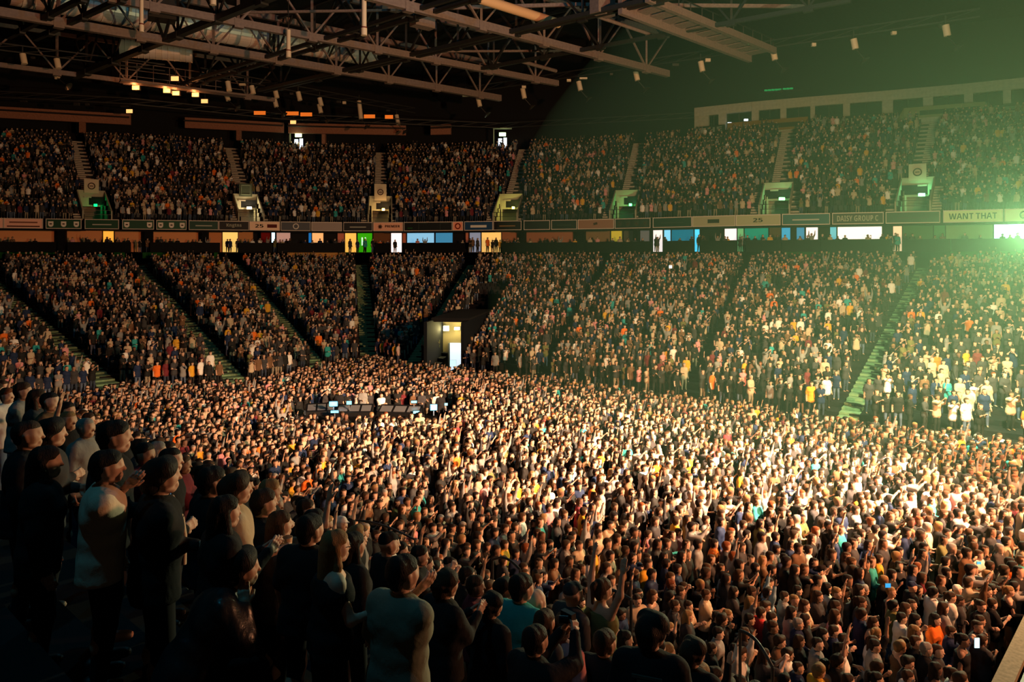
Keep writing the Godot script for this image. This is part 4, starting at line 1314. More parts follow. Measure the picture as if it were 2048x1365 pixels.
# ------------------------------------------------------------------ behind the upper tier
func build_top() -> void:
	var brick := mottled("lintel", Color(0.52, 0.36, 0.30), Color(0.66, 0.46, 0.38), 1.5)
	var n := 0
	for x in [[-40, 262], [370, 568], [577, 812], [862, 902]]:
		var a := rim_out(u_at(x[0], 20.6), 20.6)
		var b := rim_out(u_at(x[1], 20.6), 20.6)
		var h := EYE + 19.2
		var o := group_at("wall_lintel", v3((a + b) / 2, h))
		o.set_meta("kind", "structure")
		bar("beam", v3(a, h), v3(b, h), 0.5, 1.5, brick, o)
		rod("pipe", v3(a, h + 0.25) + Vector3(0, 0, 0.5), v3(b, h + 0.25) + Vector3(0, 0, 0.5), 0.12, mat("pipe dark", Color(0.08, 0.07, 0.07), 0.6), o)
		for e in [[165, -1], [478, -1], [648, -1]]:
			if e[0] > x[0] and e[0] < x[1]:
				var p := v3(rim_out(u_at(e[0], 20.6), 20.6), h)
				bar("stub", p + Vector3(0, -2.2, 0), p + Vector3(0, -0.7, 0), 0.8, 0.5, brick, o)
		n += 1
	for x in [[598, 277, "lit exit door high above the middle of the upper tier"], [1005, 278, "lit exit door with a bracket, above the dark upper tier"]]:
		var p := v3(rim_out(u_at(x[0], 20.9), 20.9), EYE + 17.9)
		var o := group_at("exit_door", p)
		tag(o, x[2], "door")
		block("glowing_door_leaf", p + Vector3(-0.35, -0.9, 0.2), Vector3(0.55, 1.2, 0.1), 0.0, mat("exit white", Color(0.85, 0.9, 1.0), 0.5, 0.0, 1.2), o)  # both leaves glow on their own to look lit
		block("glowing_door_leaf", p + Vector3(0.4, -1.0, 0.2), Vector3(0.5, 1.6, 0.1), 0.0, mat("exit white", Color(0.85, 0.9, 1.0), 0.5, 0.0, 1.2), o)
		block("exit_sign", p + Vector3(0.0, 0.3, 0.3), Vector3(1.0, 0.55, 0.14), 0.0, mat("exit sign", Color(0.85, 1.0, 0.7), 0.5, 0.0, 1.8), o)
		block("frame", p + Vector3(-1.3, -0.2, 0.2), Vector3(0.16, 2.6, 0.3), 0.0, mat("exit frame", Color(0.5, 0.5, 0.42), 0.7), o)
		block("frame", p + Vector3(0.0, 1.2, 0.2), Vector3(2.8, 0.16, 0.6), 0.0, mat("exit frame", Color(0.5, 0.5, 0.42), 0.7), o)
		lamp("exit_door_glow", p + Vector3(0, 0, 0.9), Color(0.9, 1.0, 0.8), 2.0, 0.2)
	# the row of suites above the hazy side
	var pale := mottled("suite wall", Color(0.60, 0.60, 0.55), Color(0.72, 0.70, 0.64), 3.0)
	var off := 22.0
	var hb := EYE + 15.6
	var hw := EYE + 16.9
	var ht := EYE + 19.0
	var hr := EYE + 20.2
	var xs := [1390, 1418, 1438, 1453, 1504, 1518, 1561, 1573, 1621, 1630, 1686, 1700, 1764, 1786, 1846, 1866, 1928, 1946, 2006, 2022, 2110]
	var wall := group_at("wall_suites", v3(rim_out(u_at(1700, off), off), hb))
	wall.set_meta("kind", "structure")
	for i in xs.size() - 1:
		if i % 2 == 0:
			ring_panel("pier", xs[i], xs[i + 1], off, hb, ht, 0.5, pale, wall)
	for i in range(0, xs.size() - 2, 4):
		ring_panel("spandrel", xs[i], xs[mini(i + 4, xs.size() - 1)], off, ht, hr, 0.6, pale, wall)
		ring_panel("window_sill", xs[i], xs[mini(i + 4, xs.size() - 1)], off, hb, hw, 0.55, pale, wall)
	for i in range(1, xs.size() - 1, 2):
		var o := group_at("window", v3(rim_out(u_at((xs[i] + xs[i + 1]) / 2.0, off + 0.5), off + 0.5), hw))
		tag(o, "", "", "", "structure")
		ring_panel("pane", xs[i], xs[i + 1], off + 0.5, hw, ht, 0.05, mat("suite glass", Color(0.02, 0.035, 0.035), 0.15), o)
		for e in [0.0, 0.5, 1.0]:
			var x: float = lerpf(xs[i], xs[i + 1], e)
			ring_panel("window_bar", x - 1.0, x + 1.0, off + 0.4, hw, ht, 0.1, mat("suite bar", Color(0.20, 0.20, 0.18), 0.7), o)
	for x in [[1459, 247], [1492, 240]]:
		var p := at(x[0], x[1], -v3(rim_out(u_at(x[0], off - 0.5), off - 0.5), 0).z)
		var o := piece("lamp_spot", unit_box, mat("small white lamp", Color(0.9, 0.95, 1.0), 0.5, 0.0, 2.0), Transform3D(Basis.from_scale(Vector3(0.5, 0.25, 0.2)), p))
		tag(o, "tiny white light in the %s dark suite window" % ("second" if x[0] > 1470 else "first"), "lamp")
	var banners := [
		[1395, 1450, 252, 268, Color(0.03, 0.04, 0.05), "THE", Color(0.5, 0.55, 0.52), "dark banner reading THE at the end of the suite row"],
		[1455, 1616, 240, 262, Color(0.50, 0.36, 0.10), "EVENTS & TOURS", Color(0.18, 0.14, 0.05), "long mustard banner under the suite windows"],
		[1624, 1790, 232, 254, Color(0.03, 0.06, 0.05), "THEMANC.COM", Color(0.55, 0.60, 0.5), "dark banner with pale web address capitals"],
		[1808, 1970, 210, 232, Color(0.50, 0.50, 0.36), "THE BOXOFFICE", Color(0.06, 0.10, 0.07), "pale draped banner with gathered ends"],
		[1990, 2090, 206, 220, Color(0.03, 0.08, 0.07), "MERCH", Color(0.40, 0.48, 0.40), "dark banner with small pale writing at the hazy edge"],
	]
	for b in banners:
		var bo := 20.8
		var z0 := -v3(rim_out(u_at(b[0], bo), bo), 0).z
		var z1 := -v3(rim_out(u_at(b[1], bo), bo), 0).z
		var zm := (z0 + z1) / 2
		var a := v3(rim_out(u_at(b[0], bo), bo), at(0, (b[2] + b[3]) / 2.0, zm).y)
		var z := v3(rim_out(u_at(b[1], bo), bo), a.y)
		var o := group_at("banner", (a + z) / 2)
		tag(o, b[7], "banner")
		var hgt: float = (b[3] - b[2]) / F * zm
		bar("cloth", a, z, 0.12, hgt, mat("banner " + b[4].to_html(), b[4], 0.85), o)
		var right := (z - a).normalized()
		var face := right.cross(Vector3.UP)
		if face.dot(-o.position) < 0: face = -face
		if b[5].length() > 0 and not b[5] in ["EVENTS & TOURS", "THE BOXOFFICE", "MERCH"]:
			text_at(o, "lettering", b[5], o.position + face * 0.1, right, face, hgt * 0.6, (z - a).length() * 0.8, mat("banner ink " + b[6].to_html(), b[6], 0.8))
		else:                                                      # writing too blurred to read: two broken lines
			for j in 6:
				var p: Vector3 = a.lerp(z, 0.2 + 0.11 * j) + face * 0.1 + Vector3(0, -hgt * 0.08, 0)
				bar("writing_line", p, p + right * (0.9 + 0.35 * (j % 3)), 0.04, hgt * 0.42, mat("banner ink " + b[6].to_html(), b[6], 0.8), o)
		if b[0] == 1808:
			for e in [[a, -1], [z, 1]]:
				var st := begin()
				var q: Vector3 = e[0] - o.position
				for k in 5:
					var f0 := float(k) / 5
					var f1 := float(k + 1) / 5
					var p0 = q + right * e[1] * 0.7 * f0 + Vector3(0, hgt / 2 - 1.2 * f0, 0) + face * 0.15 * (k % 2)
					var p1 = q + right * e[1] * 0.7 * f1 + Vector3(0, hgt / 2 - 1.2 * f1, 0) + face * 0.15 * ((k + 1) % 2)
					var dn := Vector3(0, -hgt * (1.0 - 0.3 * f0), 0)
					quad(st, p0 + dn, p0, p1, p1 + dn)
				piece("gathered_end", done(st), mat("banner " + b[4].to_html(), b[4], 0.85), Transform3D(), o)
# ------------------------------------------------------------------ roof
const TRUSS := 20.0       # height of the lower chords above the camera

func on_plane(px: float, py: float, above: float) -> Vector3:
	return at(px, py, F * above / (HORIZON - py))

func build_roof() -> void:
	var pale := mottled("roof steel lit", Color(0.42, 0.36, 0.35), Color(0.53, 0.46, 0.44), 2.0, 0.6)  # trusses that catch the stage light: the lit tone is in the colour
	var grey := mottled("roof steel shaded", Color(0.10, 0.10, 0.10), Color(0.16, 0.155, 0.15), 2.0, 0.6)  # trusses turned from the light: their shade is in the colour
	# [first x, y, last x, y, width, height of the chord, lit tone, second chord this far aside, height of the lower chord, label]
	var trusses := [
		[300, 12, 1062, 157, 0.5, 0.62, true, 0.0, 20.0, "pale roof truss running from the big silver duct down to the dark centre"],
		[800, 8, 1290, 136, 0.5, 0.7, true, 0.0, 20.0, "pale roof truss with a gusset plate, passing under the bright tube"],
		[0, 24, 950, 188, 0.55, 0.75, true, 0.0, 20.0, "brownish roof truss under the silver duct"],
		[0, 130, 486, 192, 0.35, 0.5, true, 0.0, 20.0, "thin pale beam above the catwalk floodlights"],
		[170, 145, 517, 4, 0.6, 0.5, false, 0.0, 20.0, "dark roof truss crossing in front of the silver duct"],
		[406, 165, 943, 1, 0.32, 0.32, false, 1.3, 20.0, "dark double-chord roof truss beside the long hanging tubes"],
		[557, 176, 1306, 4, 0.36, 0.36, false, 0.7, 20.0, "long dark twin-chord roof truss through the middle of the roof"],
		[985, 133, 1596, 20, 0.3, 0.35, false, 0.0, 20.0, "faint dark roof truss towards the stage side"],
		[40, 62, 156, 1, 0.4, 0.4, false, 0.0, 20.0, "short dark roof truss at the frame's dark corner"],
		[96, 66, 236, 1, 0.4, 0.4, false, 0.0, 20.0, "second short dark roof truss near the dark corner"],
	]
	for q in trusses:
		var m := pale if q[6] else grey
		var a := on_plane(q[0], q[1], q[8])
		var b := on_plane(q[2], q[3], q[8])
		var dir := (b - a).normalized()
		a -= dir * 3.0 if q[0] > 0 else dir * 12.0
		b += dir * 4.0
		var o := group_at("roof_truss", (a + b) / 2)
		tag(o, q[9], "roof truss")
		var side := dir.cross(Vector3.UP)
		var rise := Vector3(0, 4.2, 0)
		bar("bottom_chord", a, b, q[4], q[5], m, o)
		if q[7] > 0.0: bar("bottom_chord", a + side * q[7], b + side * q[7], q[4], q[5], m, o)
		bar("top_chord", a + rise, b + rise, q[4] * 0.8, q[5] * 0.8, m, o)
		var n := int((b - a).length() / 6.3)
		for k in n:
			var p := a.lerp(b, (k + 0.5) / n)
			var nx := a.lerp(b, (k + 1.0) / n)
			var pv := a.lerp(b, float(k) / n)
			bar("upright", p, p + rise, 0.2, 0.2, m, o)
			bar("brace", p, nx + rise, 0.16, 0.16, m, o)
			bar("brace", p, pv + rise, 0.16, 0.16, m, o)
			if q[7] > 0.0: bar("cross_tie", p, p + side * q[7], 0.14, 0.14, m, o)
			bar("node_plate", p - Vector3(0, 0.1, 0) - dir * 0.4, p - Vector3(0, 0.1, 0) + dir * 0.4, q[4] + 0.08, q[5] + 0.12, m, o)
	# tie rods
	var j := 0
	for q in [[495, 25, 815, 20], [862, 103, 1132, 102], [890, 16, 1150, 9], [1150, 9, 1610, 13]]:
		var z = F * 21.5 / (HORIZON - q[1])
		var o := bar("tie_rod", at(q[0], q[1], z), at(q[2], q[3], z), 0.2, 0.2 if j < 2 else 0.3, pale)
		tag(o, ["thin level tie rod beside the hanging tubes", "thin level tie rod in the middle of the roof", "level pale tie bar under the bright tube", "long level tie bar running to the dark side"][j], "tie rod")
		j += 1
	# the bright tube and the stepped catwalk on the stage side
	var tube := rod("ceiling_tube", on_plane(950, -6, 21.0), on_plane(1117, 47, 21.0), 0.42, mat("tube cream", Color(0.86, 0.68, 0.52), 0.5))
	tag(tube, "thick cream tube slanting across the top of the roof", "tube")
	tube = rod("ceiling_tube", on_plane(1195, 33, 20.5), on_plane(1298, 68, 20.5), 0.16, pale)
	tag(tube, "slim pale brace ending under the second gusset", "tube")
	tube = rod("ceiling_tube", on_plane(1040, 122, 20.5), on_plane(1112, 142, 20.5), 0.2, pale)
	tag(tube, "short faint brace above the row of can lights", "tube")
	for q in [[845, 38, 0], [1205, 12, 1]]:
		var p := on_plane(q[0], q[1], 20.6)
		var o := block("gusset_plate", p, Vector3(2.0, 1.5, 1.0), 0.7, pale)
		tag(o, ["pale gusset box on the truss next to the bright tube", "pale gusset box where the bright tube's dark chords meet"][q[2]], "gusset")
	var cat := group_at("catwalk", on_plane(1380, 45, 20.5))
	tag(cat, "wide pale lattice catwalk sloping into the dark on the stage side", "catwalk")
	var c0 := on_plane(1240, 12, 20.0)
	var c1 := on_plane(1500, 112, 20.0)
	var d := (c1 - c0).normalized()
	var sd := d.cross(Vector3.UP)
	if sd.x < 0: sd = -sd
	bar("side_beam", c0, c1, 0.4, 1.3, pale, cat)
	bar("side_beam", c0 + sd * 2.6, c1 + sd * 2.6, 0.4, 0.6, pale, cat)
	for k in 12:
		var p := c0.lerp(c1, (k + 0.5) / 12.0)
		bar("deck_plate", p + sd * 0.2, p + sd * 2.5, (c1 - c0).length() / 12.0 - 0.5, 0.1, pale, cat)
		bar("rail_post", p + sd * 2.6, p + sd * 2.6 + Vector3(0, 1.1, 0), 0.08, 0.08, grey, cat)
	bar("rail", c0 + sd * 2.6 + Vector3(0, 1.1, 0), c1 + sd * 2.6 + Vector3(0, 1.1, 0), 0.08, 0.08, grey, cat)
	# silver ducts
	var silver := mat("duct silver", Color(0.88, 0.82, 0.78), 0.38, 0.2)
	var prof := [Vector2(0.0, 0.0), Vector2(1.0, 0.0)]
	for k in 12:
		var y := 1.6 * k
		prof.append_array([Vector2(1.0, y + 0.05), Vector2(1.0, y + 1.5), Vector2(1.05, y + 1.52), Vector2(1.05, y + 1.58)])
	prof.append_array([Vector2(1.0, 19.2), Vector2(0.0, 19.2)])
	var duct := lathe(prof, 28)
	j = 0
	for q in [[20, -22, 285, 30, 23.0, 1.35], [285, 30, 560, 80, 23.0, 1.35], [560, 80, 745, 112, 23.5, 1.2], [240, 95, 385, 108, 21.5, 0.9]]:
		var a := on_plane(q[0], q[1], q[4])
		var b := on_plane(q[2], q[3], q[4])
		var y := (b - a)
		var x = y.normalized().cross(Vector3.UP).normalized() * q[5]
		var o := piece("air_duct", duct, silver, Transform3D(Basis(x, y / 19.2, x.normalized().cross(y.normalized()) * q[5]), a))
		tag(o, ["large silver air duct with ribbed joints in the roof's dark corner", "large silver air duct behind the dark speaker box", "silver air duct continuing behind the hanging tubes", "smaller silver duct above the lit catwalk"][j], "air duct")
		j += 1
	var sb := group_at("speaker_box", on_plane(324, 22, 20.5))
	tag(sb, "black box speaker hung among the silver ducts", "speaker")
	block("cabinet", sb.position, Vector3(2.1, 1.6, 1.6), 0.5, mat("speaker black", Color(0.02, 0.02, 0.022), 0.6), sb)
	bar("yoke", sb.position + Vector3(-0.4, -0.8, 0), sb.position + Vector3(0.1, -2.2, 0), 0.2, 0.2, mat("speaker black", Color(0.02, 0.02, 0.022), 0.6), sb)
	bar("yoke", sb.position + Vector3(0.6, -0.8, 0), sb.position + Vector3(0.2, -2.2, 0), 0.2, 0.2, mat("speaker black", Color(0.02, 0.02, 0.022), 0.6), sb)
	# hanging tubes
	var white := mat("can white", Color(0.88, 0.80, 0.70), 0.45)
	var ring_m := mat("can band", Color(0.45, 0.16, 0.10), 0.6)
	j = 0
	for q in [[283, -6, 64, 9, 58.0, "hanging white tube beside the speaker box"], [577, 60, 115, 10, 66.0, "hanging white tube with a red band under the pale truss"], [728, -6, 71, 12, 58.0, "longest hanging white tube, next to the thin tie rod"], [426, -6, 10, 12, 58.0, "hanging white tube cut by the top of the frame"]]:
		var a := at(q[0], q[1], q[4])
		var b := at(q[0], q[2], q[4])
		var r: float = q[3] / 2.0 / F * q[4]
		var o := group_at("hanging_tube_lamp", b)
		tag(o, q[5], "lamp")
		rod("tube", b, b + Vector3(0, 0.55, 0), r * 1.05, white, o)
		rod("band", b + Vector3(0, 0.55, 0), b + Vector3(0, 0.65, 0), r * 1.02, ring_m, o)
		rod("tube", b + Vector3(0, 0.65, 0), a, r * 0.85, white, o)
		rod("suspension_cable", a, Vector3(a.x, EYE + 26, a.z), 0.03, grey, o)
		j += 1
	# rows of can lights with their reflector bowls
	var bowl := lathe([Vector2(0.12, 0.0), Vector2(0.3, -0.08), Vector2(0.5, -0.3), Vector2(0.46, -0.3), Vector2(0.1, -0.05)], 16)
	var bowl_m := mat("bowl grey", Color(0.35, 0.34, 0.33), 0.3, 0.7)
	var cans := [[47, 108, 128], [115, 118, 137], [457, 163, 183], [505, 172, 188], [552, 180, 196], [598, 184, 201], [641, 196, 212], [720, 202, 238], [795, 230, 250], [958, 196, 213], [1047, 177, 197], [1159, 163, 181], [1273, 143, 161], [1403, 123, 143], [1548, 101, 120], [1709, 78, 98], [1893, 50, 72], [551, 199, 214], [640, 209, 226], [455, 191, 201], [113, 148, 156]]
	j = 0
	for q in cans:
		var z = F * 20.0 / (HORIZON - (q[1] + q[2]) / 2.0)
		var a := at(q[0] - 2, q[1], z)
		var b := at(q[0] + 2, q[2], z)
		var o := group_at("can_light", a)
		var words: String = ["white can outermost in the dark corner, above the thin beam", "white can beside the outermost one in the dark corner", "upper white can just past the catwalk floodlights", "white can between the floodlights and the paired cans", "upper white can of the pair over the second orange window", "short white can over the gap between orange windows", "upper white can of the pair over the third orange window", "long leaning white can past the third orange window", "last small leaning can before the dark middle of the roof", "can with bowl first in the stage-side row, over the upper exit door", "can with bowl below the faint short brace", "can with bowl just before the end of the second pale truss", "can with bowl beneath the tip of the second pale truss", "can with bowl under the stepped pale catwalk", "can with bowl past the catwalk's end, above the green light bars", "dim can with bowl over the dark web address banner", "dimmest can with bowl, near the dark upper corner", "lower white can of the pair over the second orange window", "lower white can of the pair over the third orange window", "lower white can just past the catwalk floodlights", "small lower white can under the thin pale beam"][j]
		tag(o, words, "can light", "can lights along the roof rig")
		rod("can", a, b, 0.30, white, o)
		rod("clamp", a, a + Vector3(0, 0.8, 0), 0.08, grey, o)
		var y := (b - a).normalized()
		var x := Vector3.BACK.cross(y).normalized()
		if q[0] > 700 or j >= 17:
			piece("reflector_bowl", bowl, bowl_m, Transform3D(Basis(x, -y, x.cross(-y)).rotated(Vector3.BACK, 0.5), b + y * 0.9 + Vector3(0.6, 0, 0) - a), o)
			bar("bracket", b, b + y * 0.9 + Vector3(0.6, 0, 0), 0.08, 0.08, grey, o)
		j += 1
	# rig beams that carry them
	var rigs := [[-40, 95, 330, 142, 20.6], [400, 148, 830, 226, 20.6], [930, 186, 1960, 33, 20.9], [-30, 193, 262, 208, 19.0], [262, 208, 560, 238, 19.0], [560, 238, 1000, 256, 19.0], [1000, 256, 1400, 235, 19.2]]
	j = 0
	for q in rigs:
		var a := on_plane(q[0], q[1], q[4])
		var b := on_plane(q[2], q[3], q[4])
		var o := group_at("rig_truss", (a + b) / 2)
		tag(o, ["dark rig carrying the cans in the roof's dark corner", "dark rig carrying the middle cans", "long dark rig carrying the stage-side row of cans", "dark rail over the reddish lintel by the dark corner", "dark rail over the gap between the lintels", "dark rail above the exit door in the middle", "dark rail above the unlit middle of the upper tier"][j], "rig")
		for e in [Vector3(0, 0, 0), Vector3(0, 0.7, 0)]:
			bar("rig_rail", a + e, b + e, 0.12, 0.12, grey, o)
		var n := int((b - a).length() / 3.0)
		for k in n:
			bar("rig_brace", a.lerp(b, float(k) / n), a.lerp(b, (k + 1.0) / n) + Vector3(0, 0.7, 0), 0.06, 0.06, grey, o)
		# small fittings along the rig
		if j in [0, 1, 2, 3]:
			var m := int((b - a).length() / 2.4)
			for k in m:
				if rng.randf() < 0.55:
					var p := a.lerp(b, (k + rng.randf()) / m)
					piece("rig_fitting", unit_box, white if rng.randf() < 0.4 else bowl_m, Transform3D(Basis.from_scale(Vector3(rng.randf_range(0.3, 0.9), rng.randf_range(0.18, 0.35), 0.3)), p + Vector3(0, -0.35, 0) - o.position), o)
		j += 1
	# catwalk with floodlights in the dark corner
	var walk := group_at("catwalk", on_plane(370, 172, 19.5))
	tag(walk, "railed catwalk with warm floodlights below the small duct", "catwalk")
	var w0 := on_plane(240, 162, 19.5)
	var w1 := on_plane(490, 192, 19.5)
	bar("deck", w0, w1, 1.4, 0.2, pale, walk)
	for h in [0.7, 1.4, 2.2]:
		bar("rail", w0 + Vector3(0, h, 0), w1 + Vector3(0, h, 0), 0.06, 0.06, pale, walk)
	for k in 9:
		var p := w0.lerp(w1, k / 8.0)
		bar("rail_post", p, p + Vector3(0, 2.2, 0), 0.06, 0.06, pale, walk)
	var flood := mat("flood glow", Color(1.0, 0.72, 0.42), 0.5, 0.0, 1.5)
	j = 0
	for q in [[273, 176, "warm floodlight at the catwalk's dark end"], [335, 182, "second warm floodlight under the catwalk"], [353, 187, "third warm floodlight, lower than its neighbours"], [392, 190, "fourth warm floodlight under the catwalk"], [351, 158, "round warm light above the catwalk rail"], [410, 203, "small warm light below the fourth floodlight"], [260, 223, "small warm light above the gap in the lintel"], [587, 245, "small warm light above the lit exit door"]]:
		var o := group_at("floodlight", on_plane(q[0], q[1], 19.2))
		tag(o, q[2], "floodlight")
		piece("lamp_glass", unit_box, flood, Transform3D(Basis.from_scale(Vector3(0.8, 0.48, 0.1)), Vector3(0, 0, 0.16)), o)
		piece("housing", unit_box, mat("speaker black", Color(0.02, 0.02, 0.022), 0.6), Transform3D(Basis.from_scale(Vector3(0.92, 0.6, 0.25)), Vector3.ZERO), o)
		rod("hanger", o.position + Vector3(0, 0.3, 0), o.position + Vector3(0, 1.2, 0), 0.04, grey, o)
		if j < 4: lamp("floodlight_glow", o.position + Vector3(0, -0.1, 0.6), Color(1.0, 0.62, 0.35), 2.5, 0.2)
		j += 1
	j = 0
	for q in [[508, 531, 226], [572, 597, 227], [601, 624, 229], [728, 750, 233], [770, 786, 234]]:
		var a := on_plane(q[0], q[2], 19.4)
		var b := on_plane(q[1], q[2], 19.4)
		var o := bar("lit_strip_window", a, b, 0.1, 0.5, mat("orange strip", Color(1.0, 0.50, 0.16), 0.5, 0.0, 0.55))
		tag(o, "narrow orange lit window of the roof catwalk, number %d of five" % (j + 1), "window")
		j += 1
	for q in [[1545, 181, 0], [1582, 178, 1]]:
		var o := group_at("rig_light_bar", on_plane(q[0], q[1], 20.0))
		tag(o, ["longer green glowing light bar above the suites", "shorter green glowing light bar above the suites"][q[2]], "light bar")
		for k in 5 - 2 * q[2]:
			piece("lamp_lens", unit_box, mat("green glow", Color(0.05, 0.65, 0.35), 0.5, 0.0, 0.4), Transform3D(Basis.from_scale(Vector3(0.34, 0.18, 0.2)), Vector3(0.42 * k - 0.8, 0.03 * k, 0)), o)
		piece("housing", unit_box, mat("speaker black", Color(0.02, 0.02, 0.022), 0.6), Transform3D(Basis.from_scale(Vector3(2.6, 0.1, 0.3)), Vector3(0, -0.18, 0)), o)

# ------------------------------------------------------------------ on the floor
func build_tunnel() -> void:
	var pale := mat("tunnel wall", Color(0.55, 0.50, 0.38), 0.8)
	var c := low(TUNNEL_U, 0.0, 0.0)
	var d := v3(out_dir(TUNNEL_U), 0)
	var x := d.cross(Vector3.UP)
	var top := low_h(TUNNEL_ROWS) - 0.4
	var deep := 12.0
	var o := group_at("access_tunnel", c)
	tag(o, "tall access tunnel with pale walls cut into the lower tier's corner", "tunnel", "", "structure")
	for s in [-1.0, 1.0]:
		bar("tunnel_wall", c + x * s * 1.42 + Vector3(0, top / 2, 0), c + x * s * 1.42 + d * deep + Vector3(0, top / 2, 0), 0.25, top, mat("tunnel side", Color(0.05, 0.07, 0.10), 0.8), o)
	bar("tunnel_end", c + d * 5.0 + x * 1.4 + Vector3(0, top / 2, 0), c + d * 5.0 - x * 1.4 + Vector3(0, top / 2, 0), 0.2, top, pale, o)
	bar("tunnel_roof", c + d * 2.0 + Vector3(0, top, 0), c + d * deep + Vector3(0, top, 0), 3.0, 0.3, mat("near steps", Color(0.10, 0.10, 0.11), 0.9), o)
	var door := group_at("door", c + d * 4.8 + Vector3(0, 1.3, 0) + x * 0.1)
	tag(door, "white lit door at the end of the access tunnel", "door")
	bar("glowing_door_leaf", door.position - x * 0.8, door.position + x * 0.8, 0.1, 2.5, mat("tunnel door", Color(0.85, 0.92, 1.0), 0.5, 0.0, 1.0), door)  # leaf glows by itself to look lit
	for s in [-1.0, 1.0]: bar("door_post", door.position + x * s * 0.85 - Vector3(0, 1.25, 0), door.position + x * s * 0.85 + Vector3(0, 1.25, 0), 0.12, 0.2, mat("tunnel post", Color(0.4, 0.42, 0.45), 0.6), door)
	var j := 0
	for s in [-0.95, -0.05]:
		var l := group_at("wall_lamp", c + d * 4.6 + x * s + Vector3(0, 3.75, 0))
		tag(l, ["square bright lamp over the tunnel door, at its dark side", "flat bright lamp over the tunnel door, at its crowded side"][j], "lamp")
		piece("lamp_glass", unit_box, mat("tunnel lamp", Color(1.0, 1.0, 0.78), 0.5, 0.0, 2.5), Transform3D(Basis.from_scale(Vector3(0.44, 0.4 if j == 0 else 0.22, 0.3)), Vector3.ZERO), l)
		lamp("wall_lamp_glow", l.position - d * 0.4, Color(1.0, 0.92, 0.62), 3.0, 0.15)
		j += 1

